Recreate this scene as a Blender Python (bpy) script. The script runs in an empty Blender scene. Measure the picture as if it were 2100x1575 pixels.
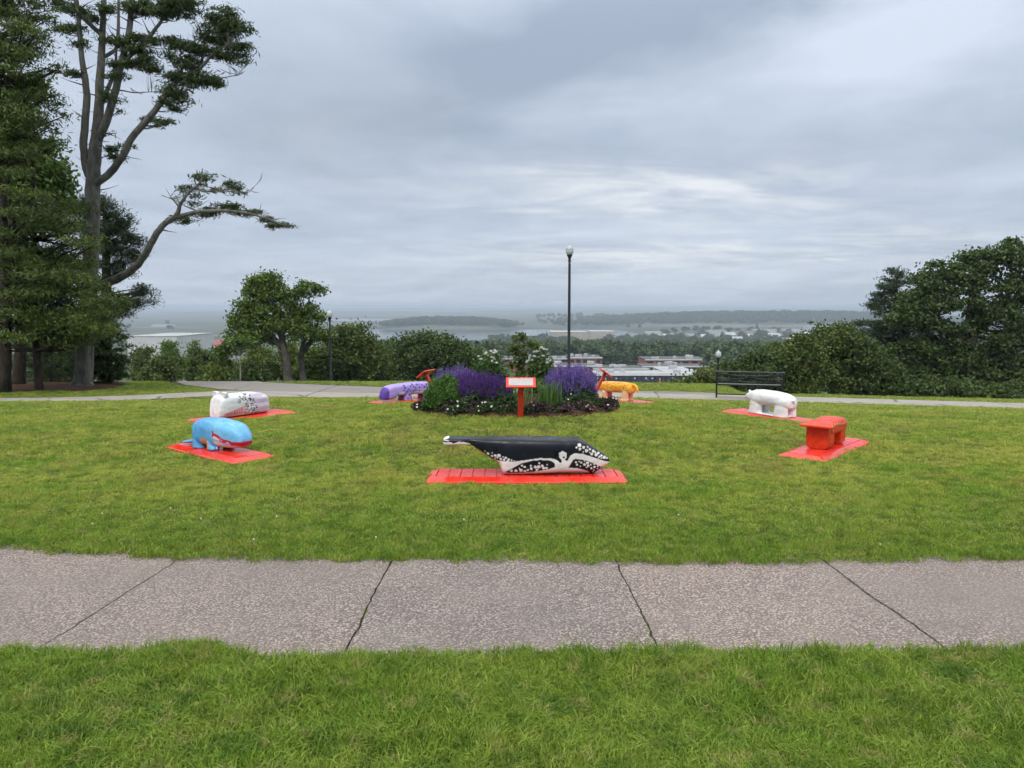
import bpy, math, random
import numpy as np
from mathutils import Vector, Matrix

random.seed(7)
RNG = np.random.default_rng(11)
sc = bpy.context.scene
COL = sc.collection
R = math.radians

# ------------------------------------------------------------------ camera
CAM_H, PITCH, FPX = 1.65, R(5.8), 1550.0
cam_data = bpy.data.cameras.new('camera')
cam_data.sensor_width = 36.0
cam_data.lens = 36.0 * FPX / 2100.0
cam_data.clip_start = 0.05
cam_data.clip_end = 40000
cam = bpy.data.objects.new('camera', cam_data)
COL.objects.link(cam)
cam.location = (0, 0, CAM_H)
cam.rotation_euler = (R(90) - PITCH, 0, 0)
sc.camera = cam

# ------------------------------------------------------------------ world: overcast sky
SUN_EL, SUN_AZ = R(52), R(200)          # azimuth clockwise from +Y: high, behind the camera
world = bpy.data.worlds.new('World')
sc.world = world
world.use_nodes = True
wn, wl = world.node_tree.nodes, world.node_tree.links
wn.clear()
def W(t, **kw):
    n = wn.new(t)
    for k, v in kw.items():
        setattr(n, k, v)
    return n
def wmath(op, a, b=None, c=None):
    n = W('ShaderNodeMath', operation=op)
    for i, v in enumerate((a, b, c)):
        if v is None: continue
        if isinstance(v, (int, float)): n.inputs[i].default_value = v
        else: wl.new(v, n.inputs[i])
    return n.outputs[0]
def wmix(fac, a, b, blend='MIX'):
    n = W('ShaderNodeMix', data_type='RGBA', blend_type=blend)
    if isinstance(fac, (int, float)): n.inputs[0].default_value = fac
    else: wl.new(fac, n.inputs[0])
    for i, v in ((6, a), (7, b)):
        if isinstance(v, tuple): n.inputs[i].default_value = v + (1,)
        else: wl.new(v, n.inputs[i])
    return n.outputs[2]
out = W('ShaderNodeOutputWorld')
bg = W('ShaderNodeBackground')
bg.inputs['Strength'].default_value = 0.1
sky = W('ShaderNodeTexSky', sky_type='NISHITA')
sky.sun_disc = False
sky.sun_elevation = SUN_EL
sky.sun_rotation = SUN_AZ
tc = W('ShaderNodeTexCoord')
sep = W('ShaderNodeSeparateXYZ')
wl.new(tc.outputs['Generated'], sep.inputs[0])
dx, dy, dz = sep.outputs
up = wmath('MAXIMUM', dz, 0.0)
den = wmath('ADD', up, 0.10)
comb = W('ShaderNodeCombineXYZ')
wl.new(wmath('DIVIDE', dx, den), comb.inputs[0])
wl.new(wmath('DIVIDE', dy, den), comb.inputs[1])
def wnoise(scale, detail, rough, offset, dist=0.0, stretch=(1, 1, 1)):
    mp = W('ShaderNodeMapping')
    mp.inputs['Location'].default_value = offset
    mp.inputs['Scale'].default_value = stretch
    wl.new(comb.outputs[0], mp.inputs[0])
    n = W('ShaderNodeTexNoise')
    n.inputs['Scale'].default_value = scale
    n.inputs['Detail'].default_value = detail
    n.inputs['Roughness'].default_value = rough
    n.inputs['Distortion'].default_value = dist
    wl.new(mp.outputs[0], n.inputs['Vector'])
    return n.outputs['Fac']
def wramp(v, a, b):
    n = W('ShaderNodeMapRange', interpolation_type='SMOOTHSTEP')
    n.inputs[1].default_value = a; n.inputs[2].default_value = b
    wl.new(v, n.inputs[0])
    return n.outputs[0]
# cloud features named by direction (tan azimuth, tan elevation), soft and wide
az = wmath('DIVIDE', dx, wmath('MAXIMUM', dy, 0.15))
el = wmath('DIVIDE', dz, wmath('MAXIMUM', dy, 0.15))
wob = wnoise(1.1, 5, 0.6, (3, 1, 0), 0.4)
wob2 = wnoise(2.3, 4, 0.6, (9, 4, 0), 0.2)
azw = wmath('ADD', az, wmath('MULTIPLY', wmath('SUBTRACT', wob, 0.5), 0.35))
elw = wmath('ADD', el, wmath('MULTIPLY', wmath('SUBTRACT', wob2, 0.5), 0.10))
def blob(a, e, wa, we, slope=0.0):
    u = wmath('DIVIDE', wmath('SUBTRACT', azw, a), wa)
    ee = wmath('SUBTRACT', elw, e)
    if slope: ee = wmath('SUBTRACT', ee, wmath('MULTIPLY', wmath('SUBTRACT', azw, a), slope))
    v = wmath('DIVIDE', ee, we)
    r2 = wmath('ADD', wmath('MULTIPLY', u, u), wmath('MULTIPLY', v, v))
    g = wmath('EXPONENT', wmath('MULTIPLY', r2, -1.0))
    return wmath('MULTIPLY', g, wmath('GREATER_THAN', dy, 0.0))
n_big = wnoise(0.42, 6, 0.55, (1.7, 0.4, 0), 0.3)
n_mid = wnoise(1.3, 7, 0.58, (5.1, 2.2, 0), 0.5)
n_str = wnoise(1.5, 7, 0.62, (2.0, 7.7, 0), 0.6, (0.55, 1.0, 1))
light = wramp(wmath('ADD', wmath('MULTIPLY', n_big, 0.6), wmath('MULTIPLY', n_mid, 0.4)), 0.34, 0.66)
light = wmath('MULTIPLY_ADD', light, 0.62, 0.12)
light = wmath('ADD', light, wmath('MULTIPLY', blob(0.48, 0.325, 0.26, 0.085, 0.16), 0.85))
light = wmath('ADD', light, wmath('MULTIPLY', blob(-0.02, 0.40, 0.16, 0.06), 0.22))
light = wmath('SUBTRACT', light, wmath('MULTIPLY', blob(0.22, 0.40, 0.26, 0.055, 0.20), 0.55))
light = wmath('SUBTRACT', light, wmath('MULTIPLY', blob(0.04, 0.30, 0.22, 0.07), 0.28))
light = wmath('SUBTRACT', light, wmath('MULTIPLY', blob(-0.24, 0.22, 0.22, 0.05), 0.22))
light = wmath('SUBTRACT', light, wmath('MULTIPLY', blob(0.52, 0.13, 0.2, 0.06), 0.18))
base = wmix(wmath('MINIMUM', wmath('MAXIMUM', light, 0.0), 1.0), (3.5, 4.15, 5.25), (6.5, 7.25, 8.4))
# lighter, thin bright streaks low over the valley
st = wmath('ADD', blob(0.18, 0.150, 0.29, 0.032), blob(0.28, 0.078, 0.30, 0.024, 0.03))
st = wmath('MULTIPLY', st, wramp(n_str, 0.36, 0.62))
base = wmix(wmath('MINIMUM', wmath('MULTIPLY', st, 0.80), 1.0), base, (8.6, 8.8, 8.9))
# faint warm grey near the horizon and at the left cloud bank
hz = wmath('POWER', wmath('SUBTRACT', 1.0, wmath('MINIMUM', up, 1.0)), 16.0)
base = wmix(wmath('MULTIPLY', hz, 0.45), base, (4.9, 5.5, 6.2))
base = wmix(wmath('MULTIPLY', blob(-0.25, 0.23, 0.2, 0.06), 0.35), base, (3.9, 4.35, 4.75))
# an overcast sky is about three times as bright overhead as at the horizon
cie = wmath('MULTIPLY_ADD', wramp(up, 0.28, 0.95), 2.3, 0.97)
ccol = W('ShaderNodeVectorMath', operation='SCALE')
wl.new(base, ccol.inputs[0]); wl.new(cie, ccol.inputs['Scale'])
# overhead the cloud deck is a neutral white
neutral = wmix(wmath('MULTIPLY', wramp(up, 0.33, 0.85), 0.85), ccol.outputs[0], (15.0, 14.6, 13.8))
final = wmix(0.94, sky.outputs[0], neutral)
wl.new(final, bg.inputs['Color'])
wl.new(bg.outputs[0], out.inputs['Surface'])

# ------------------------------------------------------------------ sun behind the clouds
sd = bpy.data.lights.new('sun', 'SUN')
sd.energy = 1.5
sd.angle = R(22)
sd.color = (1.0, 0.94, 0.84)
sun = bpy.data.objects.new('sun', sd)
COL.objects.link(sun)
sdir = Vector((math.sin(SUN_AZ) * math.cos(SUN_EL), math.cos(SUN_AZ) * math.cos(SUN_EL), math.sin(SUN_EL)))
sun.rotation_euler = sdir.to_track_quat('Z', 'Y').to_euler()

vs = sc.view_settings
vs.view_transform = 'Standard'; vs.look = 'None'; vs.exposure = 0.22; vs.gamma = 1.0
sc.render.engine = 'CYCLES'
cy = sc.cycles
cy.use_denoising = True
cy.use_adaptive_sampling = True; cy.adaptive_threshold = 0.03; cy.adaptive_min_samples = 8
cy.max_bounces = 4; cy.diffuse_bounces = 2; cy.glossy_bounces = 2
cy.transmission_bounces = 3; cy.volume_bounces = 0; cy.transparent_max_bounces = 8
cy.caustics_reflective = False; cy.caustics_refractive = False
cy.sample_clamp_indirect = 4.0

# ------------------------------------------------------------------ mesh helpers
def np_mesh(name, V, faces, smooth=False, mat_idx=None):
    """V (n,3); faces: list of (m,k) int arrays"""
    me = bpy.data.meshes.new(name)
    V = np.asarray(V, dtype=np.float32)
    faces = [np.asarray(f, dtype=np.int32) for f in faces if len(f)]
    nl = sum(f.size for f in faces); npoly = sum(len(f) for f in faces)
    me.vertices.add(len(V)); me.loops.add(nl); me.polygons.add(npoly)
    me.vertices.foreach_set('co', V.ravel())
    me.loops.foreach_set('vertex_index', np.concatenate([f.ravel() for f in faces]))
    tot = np.concatenate([np.full(len(f), f.shape[1], np.int32) for f in faces])
    st = np.concatenate(([0], np.cumsum(tot)[:-1])).astype(np.int32)
    me.polygons.foreach_set('loop_start', st)
    me.polygons.foreach_set('loop_total', tot)
    me.polygons.foreach_set('use_smooth', np.full(npoly, bool(smooth)))
    if mat_idx is not None:
        me.polygons.foreach_set('material_index', np.asarray(mat_idx, np.int32))
    me.update(calc_edges=True)
    return me

class MB:
    """collects shapes into one mesh"""
    def __init__(s): s.V = []; s.F = []; s.n = 0
    def add(s, V, faces):
        V = np.asarray(V, float)
        s.V.append(V)
        for f in faces:
            f = np.asarray(f, int)
            if len(f): s.F.append(f + s.n)
        s.n += len(V)
        return s
    def box(s, c, size, rz=0.0, M=None):
        sx, sy, sz = [q / 2 for q in size]
        V = np.array([[x, y, z] for x in (-sx, sx) for y in (-sy, sy) for z in (-sz, sz)])
        if rz:
            ca, sa = math.cos(rz), math.sin(rz)
            V = V @ np.array([[ca, sa, 0], [-sa, ca, 0], [0, 0, 1]])
        if M is not None: V = V @ np.array(M).T
        V = V + np.array(c)
        return s.add(V, [[(0, 1, 3, 2), (4, 6, 7, 5), (0, 4, 5, 1), (2, 3, 7, 6), (0, 2, 6, 4), (1, 5, 7, 3)]])
    def bar(s, p, q, w, h):
        """a square bar from p to q"""
        p, q = np.array(p, float), np.array(q, float)
        d = q - p; L = np.linalg.norm(d); d /= L
        u = np.cross(d, (0, 0, 1.0))
        if np.linalg.norm(u) < 1e-3: u = np.array((1.0, 0, 0))
        u /= np.linalg.norm(u); v = np.cross(u, d)
        V = []
        for e in (p, q):
            for a, b in ((-1, -1), (1, -1), (1, 1), (-1, 1)):
                V.append(e + u * a * w / 2 + v * b * h / 2)
        return s.add(V, [[(0, 1, 2, 3), (7, 6, 5, 4), (0, 4, 5, 1), (1, 5, 6, 2), (2, 6, 7, 3), (3, 7, 4, 0)]])
    def rings(s, rings, cap=True, closed=True):
        rings = np.asarray(rings, float)
        n, k, _ = rings.shape
        i = np.arange(n - 1)[:, None]; j = np.arange(k)[None, :]
        j2 = (j + 1) % k
        f = np.stack([i * k + j, i * k + j2, (i + 1) * k + j2, (i + 1) * k + j], -1).reshape(-1, 4)
        fs = [f]
        if cap:
            fs += [np.arange(k)[::-1][None, :], ((n - 1) * k + np.arange(k))[None, :]]
        return s.add(rings.reshape(-1, 3), fs)
    def tube(s, pts, rad, k=8, cap=True):
        pts = np.asarray(pts, float); rad = np.asarray(rad, float)
        if rad.ndim == 0: rad = np.full(len(pts), float(rad))
        T = np.gradient(pts, axis=0); T /= np.linalg.norm(T, axis=1)[:, None] + 1e-12
        ref = np.array((0.0, 0, 1)) if abs(T[0, 2]) < 0.9 else np.array((1.0, 0, 0))
        u = np.cross(T[0], ref); u /= np.linalg.norm(u)
        th = np.linspace(0, 2 * np.pi, k, endpoint=False)
        rs = []
        for p, t, r in zip(pts, T, rad):
            u = u - t * np.dot(u, t); u /= np.linalg.norm(u) + 1e-12
            v = np.cross(t, u)
            rs.append(p + r * (np.cos(th)[:, None] * u + np.sin(th)[:, None] * v))
        return s.rings(np.array(rs), cap)
    def lathe(s, prof, c=(0, 0, 0), k=20):
        th = np.linspace(0, 2 * np.pi, k, endpoint=False)
        rs = [np.stack([r * np.cos(th), r * np.sin(th), np.full(k, z)], 1) + np.array(c) for r, z in prof]
        return s.rings(np.array(rs))
    def mesh(s, name, smooth=False):
        by = {}
        for f in s.F: by.setdefault(f.shape[1], []).append(f)
        return np_mesh(name, np.concatenate(s.V), [np.concatenate(v) for v in by.values()], smooth)

def obj(name, me, m=None, parent=None, loc=None, rz=None):
    o = bpy.data.objects.new(name, me)
    COL.objects.link(o)
    if m is not None and me is not None:
        me.materials.clear()
        for q in (m if isinstance(m, (list, tuple)) else [m]): me.materials.append(q)
    if parent is not None: o.parent = parent
    if loc is not None: o.location = loc
    if rz is not None: o.rotation_euler = (0, 0, rz)
    return o
def tag(o, label=None, cat=None, group=None, kind=None):
    if label: o['label'] = label
    if cat: o['category'] = cat
    if group: o['group'] = group
    if kind: o['kind'] = kind
    return o
def empty(name, loc, rz=0.0):
    o = bpy.data.objects.new(name, None)
    COL.objects.link(o)
    o.location = loc; o.rotation_euler = (0, 0, rz)
    o.empty_display_size = 0.1
    return o
def copy_tree(o, parent=None):
    c = o.copy(); COL.objects.link(c); c.parent = parent
    for ch in list(o.children): copy_tree(ch, c)
    return c
def bevel(o, w=0.01, seg=2):
    b = o.modifiers.new('bevel', 'BEVEL'); b.width = w; b.segments = seg; b.limit_method = 'ANGLE'
    return o

def in_poly(px, py, poly):
    poly = np.asarray(poly, float)
    res = np.zeros(px.shape, bool)
    x1, y1 = poly[-1]
    for x2, y2 in poly:
        c = ((y2 > py) != (y1 > py)) & (px < (x1 - x2) * (py - y2) / ((y1 - y2) + 1e-15) + x2)
        res ^= c
        x1, y1 = x2, y2
    return res

# ------------------------------------------------------------------ material helpers
def lin(r, g, b):
    f = lambda c: (c / 255 / 12.92) if c / 255 <= 0.04045 else ((c / 255 + 0.055) / 1.055) ** 2.4
    return (f(r), f(g), f(b))
class NT:
    def __init__(s, name):
        s.m = bpy.data.materials.new(name); s.m.use_nodes = True
        s.n, s.l = s.m.node_tree.nodes, s.m.node_tree.links
        s.n.clear()
        s.out = s.n.new('ShaderNodeOutputMaterial')
        s.geo = None
    def new(s, t, **kw):
        n = s.n.new(t)
        for k, v in kw.items(): setattr(n, k, v)
        return n
    def put(s, sock, v):
        if isinstance(v, bpy.types.NodeSocket): s.l.new(v, sock)
        elif isinstance(v, tuple) and len(v) == 3 and sock.type == 'RGBA': sock.default_value = v + (1,)
        else: sock.default_value = v
    def pos(s):
        if s.geo is None: s.geo = s.new('ShaderNodeNewGeometry')
        return s.geo.outputs['Position']
    def island(s):
        s.pos(); return s.geo.outputs['Random Per Island']
    def obco(s):
        return s.new('ShaderNodeTexCoord').outputs['Object']
    def noise(s, scale, detail=3, rough=0.55, vec=None, dist=0.0, stretch=None, off=None):
        v = vec if vec is not None else s.pos()
        if stretch or off:
            mp = s.new('ShaderNodeMapping')
            if stretch: mp.inputs['Scale'].default_value = stretch
            if off: mp.inputs['Location'].default_value = off
            s.l.new(v, mp.inputs[0]); v = mp.outputs[0]
        n = s.new('ShaderNodeTexNoise')
        n.inputs['Scale'].default_value = scale; n.inputs['Detail'].default_value = detail
        n.inputs['Roughness'].default_value = rough; n.inputs['Distortion'].default_value = dist
        s.l.new(v, n.inputs['Vector'])
        return n.outputs['Fac']
    def vor(s, scale, feature='F1', out='Distance', vec=None, rnd=1.0):
        n = s.new('ShaderNodeTexVoronoi', feature=feature)
        n.inputs['Scale'].default_value = scale; n.inputs['Randomness'].default_value = rnd
        s.l.new(vec if vec is not None else s.pos(), n.inputs['Vector'])
        return n.outputs[out]
    def ramp(s, v, a, b, lo=0.0, hi=1.0):
        n = s.new('ShaderNodeMapRange', interpolation_type='SMOOTHSTEP')
        for i, q in enumerate((None, a, b, lo, hi)):
            if q is not None: n.inputs[i].default_value = q
        s.l.new(v, n.inputs[0])
        return n.outputs[0]
    def math(s, op, a, b=None, c=None):
        n = s.new('ShaderNodeMath', operation=op)
        for i, v in enumerate((a, b, c)):
            if v is not None: s.put(n.inputs[i], v)
        return n.outputs[0]
    def mix(s, fac, a, b, blend='MIX'):
        n = s.new('ShaderNodeMix', data_type='RGBA', blend_type=blend)
        s.put(n.inputs[0], fac); s.put(n.inputs[6], a); s.put(n.inputs[7], b)
        return n.outputs[2]
    def attr(s, name, out='Color'):
        n = s.new('ShaderNodeAttribute'); n.attribute_name = name
        return n.outputs[out]
    def bump(s, h, strength=0.3, dist=0.01):
        n = s.new('ShaderNodeBump'); n.inputs['Strength'].default_value = strength
        n.inputs['Distance'].default_value = dist
        s.l.new(h, n.inputs['Height'])
        return n.outputs[0]
    def bsdf(s, color, rough=0.6, spec=0.5, normal=None, metallic=0.0, coat=0.0, coat_rough=0.1, trans=None, tcol=None):
        b = s.new('ShaderNodeBsdfPrincipled')
        s.put(b.inputs['Base Color'], color); s.put(b.inputs['Roughness'], rough)
        s.put(b.inputs['Specular IOR Level'], spec); s.put(b.inputs['Metallic'], metallic)
        b.inputs['Coat Weight'].default_value = coat; b.inputs['Coat Roughness'].default_value = coat_rough
        if normal is not None: s.l.new(normal, b.inputs['Normal'])
        o = b.outputs[0]
        if trans:
            t = s.new('ShaderNodeBsdfTranslucent'); s.put(t.inputs[0], tcol if tcol is not None else color)
            mx = s.new('ShaderNodeMixShader'); mx.inputs[0].default_value = trans
            s.l.new(o, mx.inputs[1]); s.l.new(t.outputs[0], mx.inputs[2]); o = mx.outputs[0]
        s.l.new(o, s.out.inputs['Surface'])
        return s.m
def plain(name, col, rough=0.6, var=0.15, scale=6.0, spec=0.5, metallic=0.0, coat=0.0, bump=0.0):
    t = NT(name)
    n = t.noise(scale, 4, 0.6, vec=t.obco())
    c = t.mix(t.ramp(n, 0.3, 0.7), tuple(q * (1 - var) for q in col), tuple(min(1, q * (1 + var)) for q in col))
    nr = t.bump(t.noise(scale * 8, 3, vec=t.obco()), bump, 0.01) if bump else None
    return t.bsdf(c, rough, spec, nr, metallic, coat)
def foliage_mat(name, dark, light, trans=0.3, nscale=0.6, yellow=None, rough=0.55):
    t = NT(name)
    f = t.math('MULTIPLY_ADD', t.island(), 0.55, t.math('MULTIPLY', t.noise(nscale, 3), 0.6))
    c = t.mix(t.ramp(f, 0.2, 0.9), dark, light)
    if yellow is not None:
        c = t.mix(t.ramp(t.noise(nscale * 2.2, 2, off=(7, 3, 1)), 0.58, 0.72, 0, 0.7), c, yellow)
    tc = t.mix(0.5, c, (0.10, 0.16, 0.02))
    return t.bsdf(c, rough, 0.35, None, 0, 0, 0.1, trans, tc)

# ------------------------------------------------------------------ the lie of the land
def pchip(xs, ys):
    xs, ys = np.array(xs, float), np.array(ys, float)
    h = np.diff(xs); d = np.diff(ys) / h
    m = np.zeros_like(ys); m[0], m[-1] = d[0], d[-1]
    for i in range(1, len(xs) - 1):
        if d[i - 1] * d[i] > 0:
            w1, w2 = 2 * h[i] + h[i - 1], h[i] + 2 * h[i - 1]
            m[i] = (w1 + w2) / (w1 / d[i - 1] + w2 / d[i])
    def f(x):
        x = np.clip(np.asarray(x, float), xs[0], xs[-1])
        i = np.clip(np.searchsorted(xs, x, side='right') - 1, 0, len(h) - 1)
        t = (x - xs[i]) / h[i]
        return ((1 + 2 * t) * (1 - t) ** 2 * ys[i] + t * (1 - t) ** 2 * h[i] * m[i]
                + t * t * (3 - 2 * t) * ys[i + 1] + t * t * (t - 1) * h[i] * m[i + 1])
    return f
prof = pchip([-40, 0, 9, 12.3, 15.2, 17.5, 20, 24, 27, 30, 34, 50, 100, 150, 200, 240, 300, 380, 700, 1100, 1300, 20000],
             [0, 0, 0, -.12, -.26, -.47, -.735, -.95, -1.13, -1.32, -1.8, -3.6, -9, -14.3, -19.6, -23.7, -25.6, -28, -46, -58, -59, -59])
def sstep(a, b, x):
    t = np.clip((np.asarray(x, float) - a) / (b - a), 0, 1)
    return t * t * (3 - 2 * t)
BED = (0.10, 11.4)
def fbm1(x, seed, octs=5):
    r = np.random.default_rng(seed); s = 0.0
    for o in range(octs):
        s = s + np.sin(x * (2 ** o) + r.uniform(0, 6.28)) * 0.6 ** o
    return s
def H(x, y):
    x = np.asarray(x, float); y = np.asarray(y, float)
    z = prof(y)
    z = z + 0.30 * np.exp(-((x - BED[0]) ** 2 + (y - BED[1]) ** 2) / (2 * 1.7 ** 2))
    a = np.clip(x / np.maximum(y, 20), 0, 0.7)
    z = z - 0.55 * np.clip((x - 2.2) / np.maximum(y, 20), 0, 0.7) * sstep(10, 17, y)
    z = z - 0.10 * np.clip((-x - 3) / 6, 0, 1) * sstep(11, 15, y) * (1 - sstep(19, 23, y))
    z = z - 1.6 * sstep(23.6, 29, y) * sstep(0.27, 0.38, a) * (1 - sstep(80, 160, y))
    z = z - 2.0 * sstep(31, 46, y) * sstep(0.05, 0.28, a) * (1 - sstep(80, 160, y))
    z = z + 0.015 * np.sin(x * 0.9 + 1) * np.sin(y * 0.7) * sstep(5.3, 7, y) * (1 - sstep(16, 18, y))
    # far country: wooded island, ridges, the skyline hills
    z = z + 17 * np.exp(-((x + 190) / 175) ** 4 - ((y - 2330) / 130) ** 2)
    z = z + 34 * np.exp(-(np.abs(x - 960) / 640) ** 3 - ((y - 2750) / 300) ** 2)
    z = z + 22 * np.exp(-(np.abs(x - 330) / 330) ** 4 - ((y - 3300) / 260) ** 2)
    z = z + sstep(5200, 7200, y) * (1 - sstep(8200, 9000, y)) * (20 + 14 * sstep(-2000, 3500, x) + 5 * fbm1(x / 420.0, 3))
    z = z + sstep(9300, 11200, y) * (34 + 26 * sstep(-3500, 1500, x) + 6 * fbm1(x / 700.0, 5))
    z = z + 13 * np.exp(-((y - 4800) / 190) ** 2) * np.clip(0.5 + 0.4 * np.sin(x / 430.0 + 1) + 0.15 * np.sin(x / 130.0), 0, 1)
    # basins for the harbour water
    w1 = sstep(1340, 1430, y) * (1 - sstep(2060, 2180, y)) * sstep(-560, -500, x) * (1 - sstep(250, 330, x))
    w2 = sstep(3350, 3500, y) * (1 - sstep(4000, 4200, y)) * sstep(-1100, -950, x) * (1 - sstep(-420, -300, x))
    return z - 4.0 * np.maximum(w1, w2)
def ray(px, py):
    u, v = (px - 1050) / FPX, (787.5 - py) / FPX
    return np.array((u, math.cos(PITCH) + v * math.sin(PITCH), -math.sin(PITCH) + v * math.cos(PITCH)))
def at(px, py, y):
    """the point seen at photo pixel (px, py) that stands y metres ahead"""
    d = ray(px, py); d = d / d[1] * y
    return np.array((d[0], y, CAM_H + d[2]))
def xat(px, y, z=0.0):
    zc = y * math.cos(PITCH) + (CAM_H - z) * math.sin(PITCH)
    return (px - 1050) / FPX * zc
def hit(px, py, y0=2.0, y1=60.0):
    d = ray(px, py); d = d / d[1]
    ys = np.linspace(y0, y1, 4000)
    z = CAM_H + d[2] * ys
    below = z < H(d[0] * ys, ys)
    i = int(np.argmax(below)) if below.any() else len(ys) - 1
    y = ys[i]
    return np.array((d[0] * y, y, float(H(d[0] * y, y))))
def gz(x, y): return float(H(x, y))
# ================================================================== GROUND
def ground_mat():
    t = NT('turf_and_country')
    s = t.new('ShaderNodeSeparateXYZ'); t.l.new(t.pos(), s.inputs[0])
    y = s.outputs[1]
    n = t.noise(0.9, 5, 0.6)
    turf = t.mix(t.ramp(n, 0.3, 0.7), (0.045, 0.065, 0.014), (0.09, 0.10, 0.025))
    turf = t.mix(t.ramp(t.noise(24, 3), 0.42, 0.62, 0, 0.5), turf, (0.05, 0.04, 0.02))
    field = t.mix(t.ramp(t.noise(0.006, 5, 0.6), 0.35, 0.65), (0.04, 0.06, 0.035), (0.10, 0.11, 0.075))
    field = t.mix(t.ramp(t.noise(0.0011, 3, 0.5, stretch=(1, 2.2, 1)), 0.55, 0.66, 0, 0.8), field, (0.16, 0.165, 0.14))
    slope = t.mix(t.ramp(t.noise(0.25, 4), 0.3, 0.7), (0.035, 0.06, 0.018), (0.07, 0.10, 0.03))
    c = t.mix(t.ramp(y, 33, 60), turf, slope)
    c = t.mix(t.ramp(y, 1100, 1700), c, field)
    return t.bsdf(c, 0.95, 0.1, t.bump(t.noise(60, 3), 0.5, 0.02))
yy = np.concatenate([np.linspace(-12, 36, 150), 36 * (13400 / 36.0) ** np.linspace(0.012, 1, 230)])
uu = np.linspace(-1, 1, 181)
uu = np.sign(uu) * (0.55 * np.abs(uu) + 0.45 * np.abs(uu) ** 2.0)
half = np.where(yy < 36, 30 + 0 * yy, 30 + (yy - 36) * 0.93)
GX = uu[None, :] * half[:, None]; GY = np.repeat(yy[:, None], len(uu), 1)
GZ = H(GX, GY)
NEAR_FAR = [(-40, 5.45), (-4.6, 5.20), (-3.35, 5.06), (-2.2, 4.865), (-0.8, 4.845), (0.7, 4.80), (2.1, 4.795), (3.4, 4.86), (6, 4.95), (40, 5.9)]
NEAR_NEAR = [(-40, 3.9), (-3.6, 3.62), (-2.4, 3.56), (-1.6, 3.49), (-0.8, 3.48), (0.3, 3.515), (0.75, 3.555), (2.15, 3.54), (3.4, 3.56), (6, 3.66), (40, 4.4)]
pf = lambda x: np.interp(x, *zip(*NEAR_FAR)); pn = lambda x: np.interp(x, *zip(*NEAR_NEAR))
on_path = (GY > pn(GX) - 0.34) & (GY < pf(GX) + 0.34)
GZ = np.where(on_path, GZ - 0.045, GZ)
n, k = GX.shape
i, j = np.meshgrid(np.arange(n - 1), np.arange(k - 1), indexing='ij')
q = np.stack([i * k + j, i * k + j + 1, (i + 1) * k + j + 1, (i + 1) * k + j], -1).reshape(-1, 4)
ground = obj('ground', np_mesh('ground', np.stack([GX, GY, GZ], -1).reshape(-1, 3), [q], True), ground_mat())
tag(ground, kind='structure')

# ------------------------------------------------------------------ near path: exposed-aggregate concrete slabs with open joints
def aggregate_mat():
    t = NT('exposed_aggregate')
    v = t.new('ShaderNodeTexVoronoi'); v.inputs['Scale'].default_value = 82
    wv = t.new('ShaderNodeVectorMath', operation='ADD')
    ns = t.new('ShaderNodeTexNoise'); ns.inputs['Scale'].default_value = 60
    sc_ = t.new('ShaderNodeVectorMath', operation='SCALE'); sc_.inputs['Scale'].default_value = 0.012
    t.l.new(t.pos(), ns.inputs['Vector']); t.l.new(ns.outputs['Color'], sc_.inputs[0])
    t.l.new(t.pos(), wv.inputs[0]); t.l.new(sc_.outputs[0], wv.inputs[1]); t.l.new(wv.outputs[0], v.inputs['Vector'])
    rnd = t.new('ShaderNodeSeparateColor'); t.l.new(v.outputs['Color'], rnd.inputs[0])
    r = rnd.outputs[0]
    stone = t.mix(t.ramp(r, 0.0, 1.0), (0.17, 0.13, 0.116), (0.50, 0.40, 0.35))
    stone = t.mix(t.ramp(rnd.outputs[1], 0.80, 0.86), stone, (0.54, 0.47, 0.43))
    stone = t.mix(t.ramp(rnd.outputs[2], 0.80, 0.88, 0, 0.8), stone, (0.13, 0.125, 0.13))
    edge = t.ramp(v.outputs['Distance'], 0.36, 0.70)
    c = t.mix(edge, stone, (0.045, 0.037, 0.033))
    big = t.noise(1.1, 4, 0.6)
    c = t.mix(t.ramp(big, 0.40, 0.70, 0.0, 0.45), c, (0.27, 0.245, 0.22))
    c = t.mix(t.ramp(t.noise(0.55, 3, 0.55, off=(2, 9, 0)), 0.42, 0.62, 0.0, 0.40), c, (0.135, 0.12, 0.112))
    c = t.mix(t.ramp(t.noise(3.1, 5, 0.65, off=(4, 4, 0)), 0.50, 0.75, 0.0, 0.45), c, (0.10, 0.085, 0.078))
    oi = t.new('ShaderNodeObjectInfo')
    c = t.mix(0.28, c, t.mix(oi.outputs['Random'], (0.15, 0.14, 0.138), (0.34, 0.265, 0.225)), 'MIX')
    h = t.math('MULTIPLY', t.math('SUBTRACT', 1.0, edge), t.math('ADD', r, 0.6))
    return t.bsdf(c, t.ramp(big, 0.3, 0.7, 0.55, 0.8), 0.4, t.bump(h, 0.55, 0.006))
path = obj('path', None); path.empty_display_size = 0.1
tag(path, kind='structure')
AGG = aggregate_mat()
soil_m = plain('joint_soil', (0.055, 0.045, 0.025), 0.95, 0.4, 9)
joint_top = [-6.6, -5.15, -3.68, -2.215, -0.795, 0.69, 2.06, 3.52, 4.98, 6.45]
joint_bot = [-6.7, -5.25, -3.80, -2.34, -0.817, 0.727, 2.14, 3.6, 5.05, 6.5]
def wiggle(m, amp, seed):
    r = np.random.default_rng(seed)
    w = np.cumsum(r.normal(0, 1, m)); w -= np.linspace(w[0], w[-1], m)
    return amp * w / max(1e-6, np.abs(w).max()) + r.normal(0, amp * 0.25, m)
M = 34
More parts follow.
